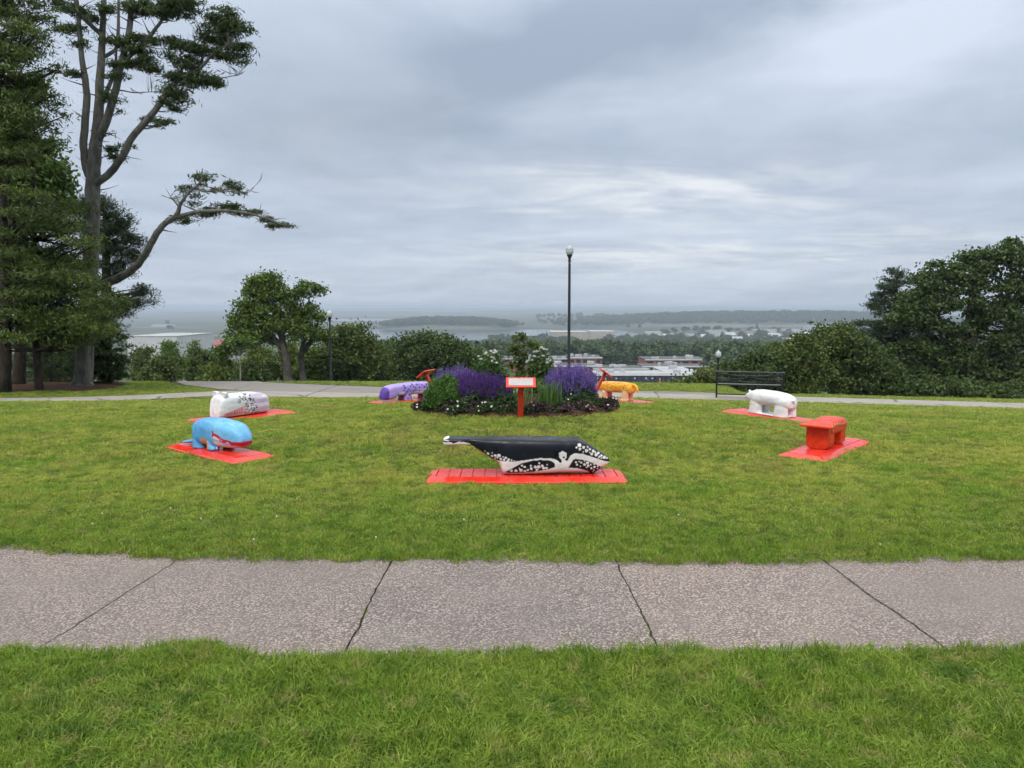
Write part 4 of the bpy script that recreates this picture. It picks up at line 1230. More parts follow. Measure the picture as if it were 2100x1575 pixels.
edging('petunia_plant', 0.66, 10.07, .16, .09, .11, 500, DARK_LEAF, 6, MAR, 'maroon petunia plant below the strappy iris leaves', 'petunia', 54)
edging('petunia_plant', 1.00, 10.26, .12, .09, .12, 450, SAGE_LEAF, 8, PNK, 'pink petunia plant below the large violet salvia', 'petunia', 55)
edging('dark_bedding_plant', 1.36, 10.62, .17, .14, .15, 900, DARK_LEAF, 4, WHT, 'dark leaved bedding plant with white specks at the bed edge near the yellow sculpture', 'plant', 56)
edging('dark_bedding_plant', -1.30, 10.85, .16, .13, .13, 800, DARK_LEAF, 6, WHT, 'dark leaved bedding plant at the bed edge near the purple sculpture', 'plant', 57)
edging('low_foliage_plant', -0.08, 10.18, .20, .13, .20, 900, SAGE_LEAF, 0, WHT, 'low dark green foliage plant just left of the front sign post', 'plant', 58)
edging('low_foliage_plant', 0.90, 10.42, .22, .14, .20, 900, SAGE_LEAF, 3, WHT, 'low dark green foliage plant in front of the large violet salvia', 'plant', 59)
edging('low_foliage_plant', -0.55, 10.30, .22, .13, .19, 900, SAGE_LEAF, 2, WHT, 'low dark green foliage plant under the deep purple salvia', 'plant', 60)

FILL = ['beside the white petunias', 'left of the front sign', 'right of the front sign', 'under the strappy leaves', 'below the large violet salvia', 'near the dark bedding plant at the yellow sculpture', 'at the foot of the green shrub', 'near the purple sculpture']
for q_, (ang, rr_) in enumerate(((-118, 1.38), (-97, 1.36), (-80, 1.36), (-68, 1.38), (-52, 1.38), (-34, 1.36), (-135, 1.38), (-152, 1.38))):
    edging('trailing_plant', BED[0] + rr_ * math.cos(R(ang)), BED[1] + rr_ * math.sin(R(ang)), .19, .13, .11, 800, SAGE_LEAF if q_ % 2 else DARK_LEAF, (0, 2, 3, 0, 2, 3, 4, 3)[q_], (WHT, PNK, MAR, WHT)[q_ % 4], 'low trailing plant on the bed rim ' + FILL[q_], 'plant', 70 + q_)
# ================================================================== BENCH, LAMPS
IRON = plain('black_iron', (0.012, 0.013, 0.015), 0.38, 0.2, 8, 0.5)
SLAT = plain('bench_slat', (0.045, 0.046, 0.05), 0.35, 0.25, 5, 0.6)
def make_bench(name, loc, rz, label, w=1.72):
    """back towards the camera side (-y local), seat towards +y"""
    root = empty(name, loc, rz); tag(root, label, 'bench', 'park benches')
    for sx in (-1, 1):
        m = MB()
        m.bar((sx * w / 2, 0, -.05), (sx * w / 2, -.05, .80), .045, .05)
        bevel(obj('back_post', m.mesh('back_post'), IRON, root), .006)
        m = MB().bar((sx * w / 2, .46, -.05), (sx * w / 2, .44, .58), .045, .045)
        bevel(obj('front_leg', m.mesh('front_leg'), IRON, root), .006)
        m = MB().bar((sx * w / 2, -.03, .60), (sx * w / 2, .47, .58), .05, .03)
        bevel(obj('armrest', m.mesh('armrest'), IRON, root), .006)
        m = MB().bar((sx * w / 2, 0, .38), (sx * w / 2, .46, .40), .04, .04)
        obj('side_rail', m.mesh('side_rail'), IRON, root)
    bevel(obj('top_rail', MB().box((0, -.052, .80), (w + .07, .055, .035)).mesh('top_rail'), SLAT, root), .006)
    for z0, z1 in ((.75, .52), (.52, .75)):
        obj('cross_brace', MB().bar((-w / 2 + .02, -.068, z0), (w / 2 - .02, -.068, z1), .02, .040).mesh('cross_brace'), IRON, root)
    for a in range(3):
        z = .705 - a * .09
        bevel(obj('back_slat', MB().box((0, -.022 + a * .004, z), (w - .02, .022, .030)).mesh('back_slat'), SLAT, root), .004)
    obj('back_rail', MB().box((0, -.03, .445), (w, .035, .03)).mesh('back_rail'), IRON, root)
    for a in range(5):
        bevel(obj('seat_slat', MB().box((0, .06 + a * .09, .425), (w - .02, .07, .024)).mesh('seat_slat'), SLAT, root), .004)
    obj('stretcher', MB().bar((-w / 2, .2, .16), (w / 2, .2, .16), .025, .025).mesh('stretcher'), IRON, root)
    return root
bx, by = xat(1536, 20.4, -.9), 20.4
make_bench('park_bench', (bx, by, gz(bx, by) - .02), R(-15), 'black metal park bench with crossed braces on the far footpath')
b2 = at(55, 745, 30.0)
make_bench('park_bench', (b2[0], 30.0, gz(b2[0], 30.0)), R(-12), 'dark slatted bench in the shade behind the conifer trunks', 1.3)

def globe_mat():
    t = NT('frosted_globe')
    return t.bsdf((0.72, 0.74, 0.74), 0.25, 0.5, None, 0, 0, .1, 0.35, (0.8, 0.82, 0.82))
GLOBE = globe_mat()
CAPG = plain('globe_cap', (0.38, 0.42, 0.44), 0.3, .1)
def lamp(x, y, hgt, s, label):
    root = empty('street_lamp', (x, y, gz(x, y))); tag(root, label, 'lamp post', 'park lamp posts')
    bz = hgt - 0.92 * s
    m = MB().lathe([(.16 * s, -.3), (.16 * s, .08), (.13 * s, .14), (.11 * s, .45), (.085 * s, .55), (.10 * s, .60), (.078 * s, .65), (.062 * s, bz - .1), (.055 * s, bz)])
    obj('pole', m.mesh('pole', True), IRON, root)
    m = MB().lathe([(.055 * s, bz), (.09 * s, bz + .02), (.06 * s, bz + .06), (.075 * s, bz + .2 * s), (.13 * s, bz + .30 * s), (.145 * s, bz + .34 * s), (.10 * s, bz + .36 * s)])
    obj('fitter', m.mesh('fitter', True), IRON, root)
    m = MB().lathe([(.11 * s, bz + .345 * s), (.165 * s, bz + .40 * s), (.195 * s, bz + .50 * s), (.195 * s, bz + .575 * s), (.18 * s, bz + .60 * s)])
    obj('globe', m.mesh('globe', True), GLOBE, root)
    m = MB().lathe([(.20 * s, bz + .60 * s), (.19 * s, bz + .62 * s), (.155 * s, bz + .70 * s), (.10 * s, bz + .77 * s), (.045 * s, bz + .80 * s), (.03 * s, bz + .82 * s), (.035 * s, bz + .85 * s), (.012 * s, bz + .92 * s)])
    obj('cap', m.mesh('cap', True), CAPG, root)
    return root
cx = xat(1167, 27, 1)
lamp(cx, 27.0, at(1167, 498, 27.0)[2] - gz(cx, 27.0), 0.72, 'tall black lamp post rising behind the flower bed')
lx = xat(677, 43, 0)
lamp(lx, 43.0, at(677, 633, 43.0)[2] - gz(lx, 43.0), 0.85, 'black lamp post in front of the broad double-trunked tree')
rx_ = xat(1473, 38, -1)
lamp(rx_, 38.0, at(1473, 716, 38.0)[2] - gz(rx_, 38.0), 0.74, 'lamp post with a white globe showing above the bench')

# ================================================================== TREES
def bark_mat(name, a, b, sc_=5.0):
    t = NT(name)
    v = t.pos()
    n = t.noise(sc_, 5, 0.65, stretch=(1, 1, 0.35))
    c = t.mix(t.ramp(n, 0.3, 0.7), a, b)
    c = t.mix(t.ramp(t.noise(1.1, 3, off=(4, 1, 2)), 0.5, 0.7, 0, .5), c, tuple(q * .55 for q in a))
    return t.bsdf(c, 0.9, 0.2, t.bump(t.noise(sc_ * 3, 5, 0.75, stretch=(1, 1, .45)), 1.0, 0.09))
BARK_FIR = bark_mat('fir_bark', (0.10, 0.098, 0.085), (0.23, 0.225, 0.20))
BARK_DK = bark_mat('dark_bark', (0.035, 0.028, 0.022), (0.085, 0.07, 0.055))
BARK_GR = bark_mat('grey_bark', (0.07, 0.065, 0.055), (0.16, 0.15, 0.13))
FIR = foliage_mat('fir_needles', (0.013, 0.030, 0.010), (0.075, 0.115, 0.030), 0.22, 1.2)
HEM = foliage_mat('hemlock_needles', (0.024, 0.046, 0.009), (0.125, 0.18, 0.030), 0.18, 0.9)
PINE = foliage_mat('pine_needles', (0.012, 0.028, 0.012), (0.042, 0.075, 0.026), 0.12, 0.9)
MAPLE = foliage_mat('maple_leaves', (0.035, 0.075, 0.014), (0.14, 0.23, 0.04), 0.3, 0.9)
BROAD = foliage_mat('broad_leaves', (0.030, 0.065, 0.010), (0.15, 0.23, 0.034), 0.25, 0.5)
OAK = foliage_mat('dense_dark_leaves', (0.018, 0.040, 0.010), (0.085, 0.135, 0.030), 0.2, 0.4, (0.11, 0.15, 0.035))
BUSHM = foliage_mat('bush_leaves', (0.028, 0.050, 0.010), (0.115, 0.160, 0.030), 0.22, 0.4, (0.17, 0.175, 0.045))
YBUSH = foliage_mat('yellow_green_leaves', (0.06, 0.10, 0.018), (0.17, 0.22, 0.045), 0.3, 0.6)

def crown_points(blobs, n, sub_r, rng, flat=0.6, shell=0.35, subs=26, bias_up=0.25):
    """leaf positions in small clumps spread through the blobs; also returns clump centres"""
    w = np.array([b[3] if len(b) > 3 else np.prod(b[1]) ** (2 / 3) for b in blobs]); w = w / w.sum()
    pts, subsC = [], []
    for b, f in zip(blobs, w):
        c, r = np.array(b[0]), np.broadcast_to(np.asarray(b[1], float), (3,))
        ns = max(4, int(subs * len(blobs) * f))
        d = rng.normal(0, 1, (ns, 3)); d[:, 2] += bias_up; d /= np.linalg.norm(d, axis=1)[:, None]
        q_ = rng.uniform(shell, 1.0, ns) ** 0.6
        sc_ = c + d * q_[:, None] * r
        subsC.append(sc_)
        k_ = rng.multinomial(int(n * f), rng.dirichlet(np.full(ns, 3.0)))
        p = np.repeat(sc_, k_, 0)
        sr = sub_r * rng.uniform(.6, 1.3, ns)
        p = p + rng.normal(0, 1, p.shape) * np.repeat(sr, k_)[:, None] * np.array((1, 1, flat)) * .6
        pts.append(p)
    return np.concatenate(pts), np.concatenate(subsC)
def tree(name, base, stems, blobs, n, sub_r, leaf, m_leaf, m_bark, label, cat='tree', group=None, seed=0, flat=.6, shell=.35, subs=26,
         outward=0.0, droop=0.0, limb=0.35, twig=.012, extra=None, bias_up=.25):
    """stems: list of (points, radii) in world space; blobs: [(centre, radius)] in world space"""
    rng = np.random.default_rng(seed); base = np.array(base, float)
    root = empty(name, tuple(base)); tag(root, label, cat, group)
    P, S_ = crown_points(blobs, n, sub_r, rng, flat, shell, subs, bias_up)
    m = MB(); nodes = []
    for pts, rad in stems:
        pts = np.array(pts, float) - base; rad = np.array(rad, float)
        u = np.linspace(0, 1, len(pts)); uu_ = np.linspace(0, 1, max(8, len(pts) * 4))
        pp = np.stack([pchip(u, pts[:, a])(uu_) for a in range(3)], 1); rr_ = np.interp(uu_, u, rad)
        pp = pp + rng.normal(0, 1, pp.shape) * rr_[:, None] * .06
        m.tube(pp, rr_, 12)
        nodes += [(a, b) for a, b in zip(pp, rr_)]
    NP = np.array([a for a, _ in nodes]); NR = np.array([b for _, b in nodes])
    if limb:
        pick = rng.random(len(S_)) < limb
        for e in (S_[pick] - base):
            cost = np.linalg.norm(NP - e, axis=1) + np.maximum(0, NP[:, 2] - e[2] + .1) * 1.5
            i_ = int(np.argmin(cost)); a = NP[i_]; L_ = np.linalg.norm(e - a)
            if L_ < .05: continue
            r0 = min(NR[i_] * .6, .018 * L_ + twig)
            mid = a + (e - a) * .5 + np.array((0, 0, -.08 * L_)) + rng.normal(0, .05 * L_, 3)
            m.tube([a, mid, e], [r0, r0 * .6, r0 * .2], 5, False)
    if extra is not None: extra(m, base, rng)
    obj('trunk', m.mesh('trunk', True), m_bark, root)
    dirs = None
    if outward or droop:
        ctr = NP + base
        ax = np.stack([np.interp(P[:, 2], np.sort(ctr[:, 2]), ctr[np.argsort(ctr[:, 2]), a]) for a in (0, 1)], 1)
        d = np.concatenate([P[:, :2] - ax, np.zeros((len(P), 1))], 1); d /= np.linalg.norm(d, axis=1)[:, None] + 1e-6
        dirs = d * outward; dirs[:, 2] -= droop
    V, F = leaf_quads(P - base, leaf[0], leaf[1], rng, 0, dirs, fold=.15)
    obj('crown', np_mesh('crown', V, [F]), m_leaf, root)
    return root
def pb(d, lst, depth=1.0, off=0.0):
    """photo-measured crown lobes: (px, row, half width px, half height px[, depth offset])"""
    o_ = []
    for q_ in lst:
        px, py, rw, rh = q_[:4]; dy_ = (q_[4] if len(q_) > 4 else 0) + off
        k_ = (d + dy_) / FPX
        o_.append((at(px, py, d + dy_), (rw * k_, max(rw, rh) * k_ * depth, rh * k_)))
    return o_
def stem(d, pts, rad, dy=None):
    dy = dy or [0] * len(pts)
    return ([at(px, py, d + e) for (px, py), e in zip(pts, dy)], [r_ * d / FPX for r_ in rad])
def rooted(p):  # foot of a trunk on the ground
    return np.array((p[0], p[1], gz(p[0], p[1]) - .1))

# ---- the tall fir with bare limbs
D = 25.0
f0 = rooted(at(168, 797, D))
main = stem(D, [(170, 786), (176, 700), (184, 560), (188, 440), (190, 370), (196, 300), (202, 235), (206, 150), (210, 70), (214, -10), (218, -90)], [19, 16.5, 15.5, 14.5, 14, 12, 9.5, 7.5, 6, 4.5, 3])
main = ([f0 + (0, 0, -.1), f0 + (.02, 0, .12)] + main[0], [28 * D / FPX, 24 * D / FPX] + main[1])
firs = [main,
        stem(D, [(190, 378), (175, 338), (171, 290), (178, 190), (168, 120), (163, 60), (158, 0), (150, -60)], [9, 10, 10, 9, 7, 5.5, 4, 2], [0, 0, -.1, -.2, -.3, -.4, -.4, -.4]),
        stem(D, [(196, 296), (216, 255), (234, 195), (248, 130), (264, 70), (271, 0), (276, -80)], [11, 11, 10, 9, 8, 7, 3], [0, -.1, -.2, -.2, -.1, 0, 0]),
        stem(D, [(203, 230), (222, 180), (236, 140), (240, 80)], [6, 6, 4, 2], [0, .3, .5, .6]),
        stem(D, [(208, 120), (240, 95), (243, 40), (244, -10)], [5, 5, 4, 3], [0, .3, .4, .4]),
        stem(D, [(206, 70), (180, 45), (160, 20), (148, -20)], [6, 6, 5, 3], [0, -.3, -.5, -.6]),
        stem(D, [(192, 380), (222, 358), (252, 318), (272, 280), (300, 248), (326, 215), (344, 185), (372, 160), (412, 130), (420, 80)], [9, 10, 9.5, 9, 8.5, 8, 7, 5, 4, 2], [0, -.3, -.5, -.7, -.9, -1, -1, -1, -1, -1]),
        stem(D, [(262, 118), (290, 96), (314, 66), (332, 40), (345, 5)], [6, 6.5, 5, 4, 2], [-.1, -.3, -.5, -.6, -.7]),
        stem(D, [(372, 160), (410, 140), (440, 108), (470, 90)], [4, 4.5, 3.5, 2], [-1, -1.1, -1.2, -1.2]),
        stem(D, [(195, 590), (228, 577), (262, 560), (296, 524), (318, 484), (338, 458), (362, 442), (372, 415), (390, 392), (405, 380), (414, 365), (415, 345)], [13, 12, 10.5, 9.5, 8.5, 7.5, 6.5, 4, 3.5, 2.6, 2, 1], [0, -.4, -.8, -1.2, -1.5, -1.7, -1.8, -1.9, -1.9, -1.9, -1.9, -1.9]),
        stem(D, [(356, 447), (382, 440), (410, 434), (450, 432), (500, 436), (545, 448), (575, 460), (598, 464)], [6, 5.5, 4.5, 4, 3.2, 2.4, 1.6, .8], [-1.8] * 8),
        stem(D, [(402, 383), (418, 393), (440, 392), (470, 388), (495, 396)], [2.6, 2.4, 2, 1.6, .8], [-1.9] * 5),
        stem(D, [(412, 435), (385, 425), (360, 412), (330, 400)], [2, 1.6, 1.0, .5], [-1.8, -1.7, -1.6, -1.5]),
        stem(D, [(248, 185), (280, 190), (318, 188)], [2, 1.5, .8], [-.2, -.3, -.4]),
        stem(D, [(455, 160), (480, 155), (492, 150)], [1.4, 1.0, .5], [-1.1] * 3),
        stem(D, [(495, 398), (512, 393), (524, 380)], [1.2, .8, .4], [-1.9] * 3)]
fl = [(480, 60, 32, 28), (455, 35, 40, 26), (490, 100, 22, 20), (420, 20, 45, 26), (380, 10, 45, 26), (340, 18, 36, 22), (300, 12, 36, 18), (440, 75, 38, 24), (410, 55, 40, 24), (465, 115, 30, 14), (500, 126, 18, 5),
      (385, 95, 40, 12), (345, 85, 36, 10), (310, 60, 36, 14), (420, 105, 34, 10), (360, 120, 36, 10), (395, 135, 30, 10),
      (365, 160, 34, 16), (400, 168, 34, 14), (425, 160, 28, 12), (440, 175, 20, 8), (350, 190, 28, 16), (375, 200, 24, 14), (360, 222, 16, 8), (335, 205, 14, 8),
      (300, 243, 22, 4), (345, 250, 22, 4), (325, 255, 10, 6), (235, 305, 26, 5), (228, 322, 24, 5), (262, 298, 14, 5), (246, 228, 8, 4), (245, 208, 8, 4), (222, 273, 8, 3),
      (270, 130, 30, 10), (285, 105, 34, 10), (260, 85, 30, 9), (290, 80, 30, 10), (250, 40, 36, 16), (275, 15, 36, 16), (310, 140, 26, 8), (300, 125, 26, 8), (232, 130, 20, 8), (238, 155, 20, 9), (225, 200, 18, 8),
      (150, 60, 22, 10), (125, 62, 18, 6), (160, 25, 26, 14), (185, 10, 24, 12), (130, 10, 26, 12), (165, 90, 18, 8), (150, 150, 20, 5), (145, 152, 14, 5), (168, 120, 10, 6), (215, 20, 26, 12), (190, 40, 16, 8), (230, 80, 22, 8),
      (416, 366, 14, 6), (425, 362, 12, 4), (400, 362, 12, 4), (390, 385, 15, 5), (382, 393, 10, 5), (398, 405, 12, 4), (396, 418, 10, 4), (470, 375, 14, 8), (480, 388, 18, 6), (448, 390, 14, 4), (492, 396, 10, 4), (412, 378, 8, 5),
      (440, 433, 24, 5), (470, 424, 22, 8), (495, 436, 20, 6), (425, 440, 18, 6), (520, 436, 20, 7), (545, 450, 18, 7), (570, 460, 16, 5), (590, 463, 11, 5), (380, 452, 20, 4), (370, 445, 14, 5), (560, 466, 14, 4), (452, 422, 10, 6)]
fl = [(a, b, c_, d_, -1.0 if a > 320 else -.3) for q_, (a, b, c_, d_) in enumerate(fl) if not (b < 130 and q_ % 5 == 3)]
firs = [firs[0]] + [(p_, [r_ * .72 for r_ in q_]) for p_, q_ in firs[1:]]
def stubs(m_, base_, rng_):
    for p_, q_ in firs:
        p_ = np.array(p_)
        for a in range(7):
            i_ = rng_.integers(0, len(p_) - 1); u = rng_.random(); c_ = p_[i_] + (p_[i_ + 1] - p_[i_]) * u - base_; r_ = q_[i_]
            d_ = rng_.normal(0, 1, 3); d_[2] = abs(d_[2]) * .4 - .1; d_ /= np.linalg.norm(d_)
            L_ = rng_.uniform(.12, .75)
            m_.tube([c_, c_ + d_ * (r_ + L_ * .5) + (0, 0, -.03), c_ + d_ * (r_ + L_) + rng_.normal(0, .05, 3)], [min(.03, r_ * .4), .012, .004], 5, False)
tree('tall_fir_tree', f0, firs, pb(D, [(a, b, c_ * .92, d_ * .8, e_) for a, b, c_, d_, e_ in fl], .7), 25000, .21, (.19, .034), FIR, BARK_FIR,
     'tall fir with a pale bare trunk and long crooked limbs reaching over the lawn', 'tree', None, 3, flat=.34, shell=.1, subs=9, outward=.8, limb=.8, twig=.005, extra=stubs, bias_up=0)

# ---- conifers and broadleaf at the left edge
def conifer_blobs(px, top, bot, d, w_top, w_bot, n_, rng, rag=.35, sq=.34):
    L_ = []
    for a in range(n_):
        u = (a + rng.uniform(0, 1)) / n_
        py = top + (bot - top) * u; w = (w_top + (w_bot - w_top) * u)
        s_ = rng.choice((-1, 1)); k_ = rng.uniform(.35, 1.0)
        L_.append((px + s_ * w * k_ * rng.uniform(.3, .8), py, w * rng.uniform(.25, .5), w * rng.uniform(.25, .5) * sq, rng.uniform(-1, 1) * w * d / FPX * .6))
    return L_
rt = np.random.default_rng(99)
D2 = 22.5
b0 = rooted(at(8, 806, D2))
tree('hemlock_tree', b0, [([b0, at(10, 640, D2), at(4, 420, D2), at(-6, 160, D2), at(-14, -60, D2)], [.20, .16, .13, .09, .04])],
     pb(D2, conifer_blobs(-10, -40, 330, D2, 90, 120, 40, rt) + [(80, 20, 34, 14), (98, 50, 24, 10), (80, 100, 36, 14), (105, 140, 26, 10), (70, 160, 40, 16), (90, 205, 40, 12), (122, 232, 22, 8), (95, 262, 30, 12), (110, 290, 22, 10), (50, 60, 40, 22), (30, 120, 40, 22), (40, 250, 40, 18)] + [(rt.uniform(-30, 60), v_, 44, 14, -1.2) for v_ in np.linspace(-20, 690, 18)]),
     30000, .26, (.17, .035), HEM, BARK_DK, 'dark hemlock at the picture edge, its straight trunk nearest the footpath', 'tree', 'conifers at the edge of the lawn', 5, flat=.35, shell=.2, subs=14, outward=.6, droop=.35, limb=.35)
D3 = 23.5
b0 = rooted(at(80, 800, D3))
tree('hemlock_tree', b0, [([b0, at(74, 700, D3), at(68, 560, D3), at(72, 430, D3), at(66, 300, D3)], [.125, .10, .085, .06, .03])],
     pb(D3, conifer_blobs(70, 420, 690, D3, 120, 185, 60, rt) + [(120, 470, 60, 30), (40, 500, 70, 40), (150, 540, 60, 26), (60, 590, 90, 40), (170, 620, 60, 24), (110, 660, 100, 30), (30, 690, 70, 26), (200, 650, 40, 20), (180, 690, 50, 22), (140, 590, 70, 30), (225, 600, 26, 14), (90, 540, 80, 40), (20, 620, 70, 40), (-20, 560, 60, 60), (0, 660, 60, 40)] + [(rt.uniform(20, 230), rt.uniform(480, 700), 50, 16, -1.6) for v_ in range(18)]),
     46000, .28, (.15, .034), HEM, BARK_DK, 'wide drooping hemlock with a slim leaning trunk beside the tall fir', 'tree', 'conifers at the edge of the lawn', 6, flat=.4, shell=.15, subs=14, outward=.6, droop=.3, limb=.35)
D4 = 26.5
b0 = rooted(at(38, 790, D4))
tree('maple_tree', b0, [([b0, at(42, 700, D4), at(44, 560, D4), at(50, 420, D4), at(55, 330, D4)], [.22, .18, .15, .10, .05])],
     pb(D4, [(60, 320, 50, 30), (110, 350, 38, 28), (30, 350, 50, 36), (120, 390, 34, 26), (70, 390, 60, 34), (20, 410, 60, 34), (95, 295, 30, 18), (40, 205, 44, 34), (70, 190, 26, 18), (100, 430, 40, 24), (50, 450, 60, 30), (-10, 300, 50, 50)]),
     16000, .34, (.17, .11), MAPLE, BARK_DK, 'bright green maple standing among the dark conifers', 'tree', None, 7, flat=.6, shell=.3, subs=22, limb=.3)
D5 = 31.0
b0 = rooted(at(218, 782, D5))
tree('pine_tree', b0, [([b0, at(216, 700, D5), at(218, 560, D5), at(216, 450, D5), at(212, 400, D5)], [.26, .22, .17, .10, .04])],
     pb(D5, [(222, 430, 22, 18), (240, 450, 26, 16), (190, 415, 30, 16), (160, 430, 26, 20), (250, 480, 26, 16), (270, 494, 18, 8), (240, 515, 32, 14), (265, 530, 20, 8), (225, 545, 34, 14), (250, 560, 22, 8), (215, 580, 30, 10), (275, 520, 14, 8), (285, 490, 9, 7), (230, 470, 30, 20), (285, 605, 16, 9), (300, 600, 12, 10), (270, 622, 24, 8), (240, 620, 30, 10), (310, 620, 9, 6), (255, 640, 24, 8), (210, 640, 40, 12), (290, 590, 9, 6), (200, 500, 30, 24), (180, 470, 28, 20)]),
     19000, .26, (.20, .030), PINE, BARK_DK, 'dark pine with tufted branches showing behind the tall fir trunk', 'tree', None, 8, flat=.6, shell=.2, subs=12, limb=.9, twig=.012)
D6 = 27.0
b0 = rooted(at(222, 790, D6))
tree('spruce_tree', b0, [([b0, at(220, 720, D6), at(218, 610, D6)], [.14, .10, .03])],
     pb(D6, [(220, 640, 22, 14), (225, 670, 32, 14), (215, 690, 40, 16), (222, 712, 40, 14), (235, 735, 32, 14), (210, 740, 44, 16), (230, 760, 36, 14), (200, 765, 44, 16), (238, 775, 26, 9), (190, 720, 36, 20), (160, 760, 30, 24), (250, 750, 14, 8), (244, 690, 18, 8)]),
     20000, .20, (.12, .03), FIR, BARK_DK, 'low skirted spruce between the tall fir and the road', 'tree', 'conifers at the edge of the lawn', 9, flat=.35, shell=.2, subs=14, outward=.9, droop=.2, limb=.3)
D65 = 30.0
b0 = rooted(at(120, 782, D65))
tree('spruce_tree', b0, [([b0, at(118, 700, D65), at(116, 640, D65)], [.12, .09, .03])],
     pb(D65, [(110, 700, 50, 20), (100, 730, 60, 20), (140, 740, 50, 20), (120, 765, 60, 16), (70, 720, 30, 14), (150, 770, 36, 12)]),
     11000, .22, (.12, .03), FIR, BARK_DK, 'dark low spruce filling the shade between the trunks', 'tree', 'conifers at the edge of the lawn', 10, flat=.4, shell=.2, subs=16, outward=.9, droop=.2, limb=.3)

D66 = 33.0  # two spruces added as understory to darken the bright gaps between the trunks
for q_, (px, lb_) in enumerate(((165, 'added low spruce darkening the gap just behind the tall fir trunk'), (88, 'added low spruce darkening the gap behind the slim leaning hemlock trunk'))):
    b0 = rooted(at(px, 780, D66))
    tree('spruce_tree', b0, [([b0, at(px, 700, D66), at(px, 640, D66)], [.12, .09, .03])],
         pb(D66, [(px + rt.uniform(-30, 30), v_, 34 + .28 * (v_ - 640), 12) for v_ in np.linspace(645, 782, 14)]),
         11000, .24, (.13, .035), FIR, BARK_DK, lb_, 'tree', 'conifers at the edge of the lawn', 110 + q_, flat=.4, shell=.1, subs=14, outward=.9, droop=.2, limb=.3)
# ---- beyond the brow, left of the flower bed
D7 = 48.0
b0 = rooted(at(592, 790, D7)); b1 = rooted(at(622, 790, D7 + 1))
tree('twin_trunk_tree', b0, [([b0, at(588, 745, D7), at(582, 712, D7), at(572, 668, D7), at(560, 620, D7), at(553, 575, D7)], [.30, .24, .21, .18, .12, .05]),
                             ([at(582, 716, D7), at(560, 694, D7), at(536, 690, D7), at(505, 700, D7)], [.2, .18, .13, .06]),
                             ([b1, at(618, 740, D7 + 1), at(622, 705, D7 + 1), at(632, 670, D7 + 1), at(634, 610, D7 + 1)], [.24, .19, .16, .12, .05]),
                             ([at(576, 690, D7), at(598, 640, D7), at(606, 600, D7)], [.18, .14, .04]),
                             ([at(622, 720, D7 + 1), at(645, 690, D7 + 1), at(652, 660, D7)], [.2, .14, .05])],
     pb(D7, [(546, 575, 28, 16), (520, 600, 28, 18), (560, 598, 32, 22), (590, 618, 26, 20), (515, 632, 28, 18), (545, 640, 34, 24), (500, 660, 32, 18), (635, 592, 22, 10), (655, 598, 10, 8), (620, 605, 16, 10), (610, 645, 24, 18), (640, 632, 14, 9), (575, 665, 36, 22), (480, 690, 34, 20), (530, 690, 40, 22), (622, 680, 30, 20), (650, 655, 16, 12), (660, 690, 24, 14), (470, 715, 28, 16), (450, 725, 18, 12), (600, 668, 22, 12)], .9),
     23000, .40, (.20, .115), BROAD, BARK_GR, 'broad leafy tree with two grey trunks and an uneven crown left of the lamp', 'tree', None, 12, flat=.7, shell=.25, subs=15, limb=.5, twig=.03)
D8 = 53.0
b0 = rooted(at(712, 800, D8))
tree('spreading_tree', b0, [([b0, at(708, 745, D8), at(702, 700, D8), at(706, 670, D8)], [.3, .24, .16, .05])],
     pb(D8, [(700, 690, 30, 18), (725, 680, 20, 14), (740, 705, 32, 20), (690, 715, 28, 22), (720, 735, 50, 26), (765, 735, 28, 24), (690, 755, 40, 26), (745, 765, 48, 26), (785, 765, 18, 22), (650, 745, 30, 26), (670, 775, 30, 16), (742, 676, 6, 10)], .9),
     19000, .6, (.22, .13), BUSHM, BARK_GR, 'bushy green tree just right of the lamp post and twin trunks', 'tree', None, 13, flat=.65, shell=.3, subs=22, limb=.25, twig=.02)
D9 = 62.0
b0 = rooted(at(860, 800, D9))
tree('round_oak_tree', b0, [([b0, at(862, 760, D9), at(866, 715, D9)], [.4, .3, .1])],
     pb(D9, [(870, 708, 40, 18), (900, 712, 40, 18), (845, 715, 30, 18), (930, 728, 34, 18), (880, 735, 60, 26), (955, 735, 20, 14), (920, 755, 50, 26), (850, 755, 50, 28), (962, 756, 18, 18), (900, 785, 60, 20), (825, 735, 24, 18)], .9),
     21000, .8, (.27, .17), OAK, BARK_DK, 'dense dark rounded tree rising behind the purple flowers', 'tree', None, 14, flat=.6, shell=.45, subs=22, limb=.1)
D10 = 66.0
b0 = rooted(at(800, 800, D10))
tree('round_oak_tree', b0, [([b0, at(800, 760, D10), at(798, 725, D10)], [.3, .22, .08])],
     pb(D10, [(790, 715, 26, 12), (775, 730, 24, 16), (805, 735, 34, 22), (790, 765, 36, 26), (820, 770, 26, 22), (760, 712, 14, 8)], .9),
     11000, .8, (.27, .17), OAK, BARK_DK, 'smaller dark tree between the bushy tree and the dense rounded one', 'tree', None, 15, flat=.6, shell=.45, subs=22, limb=.1)
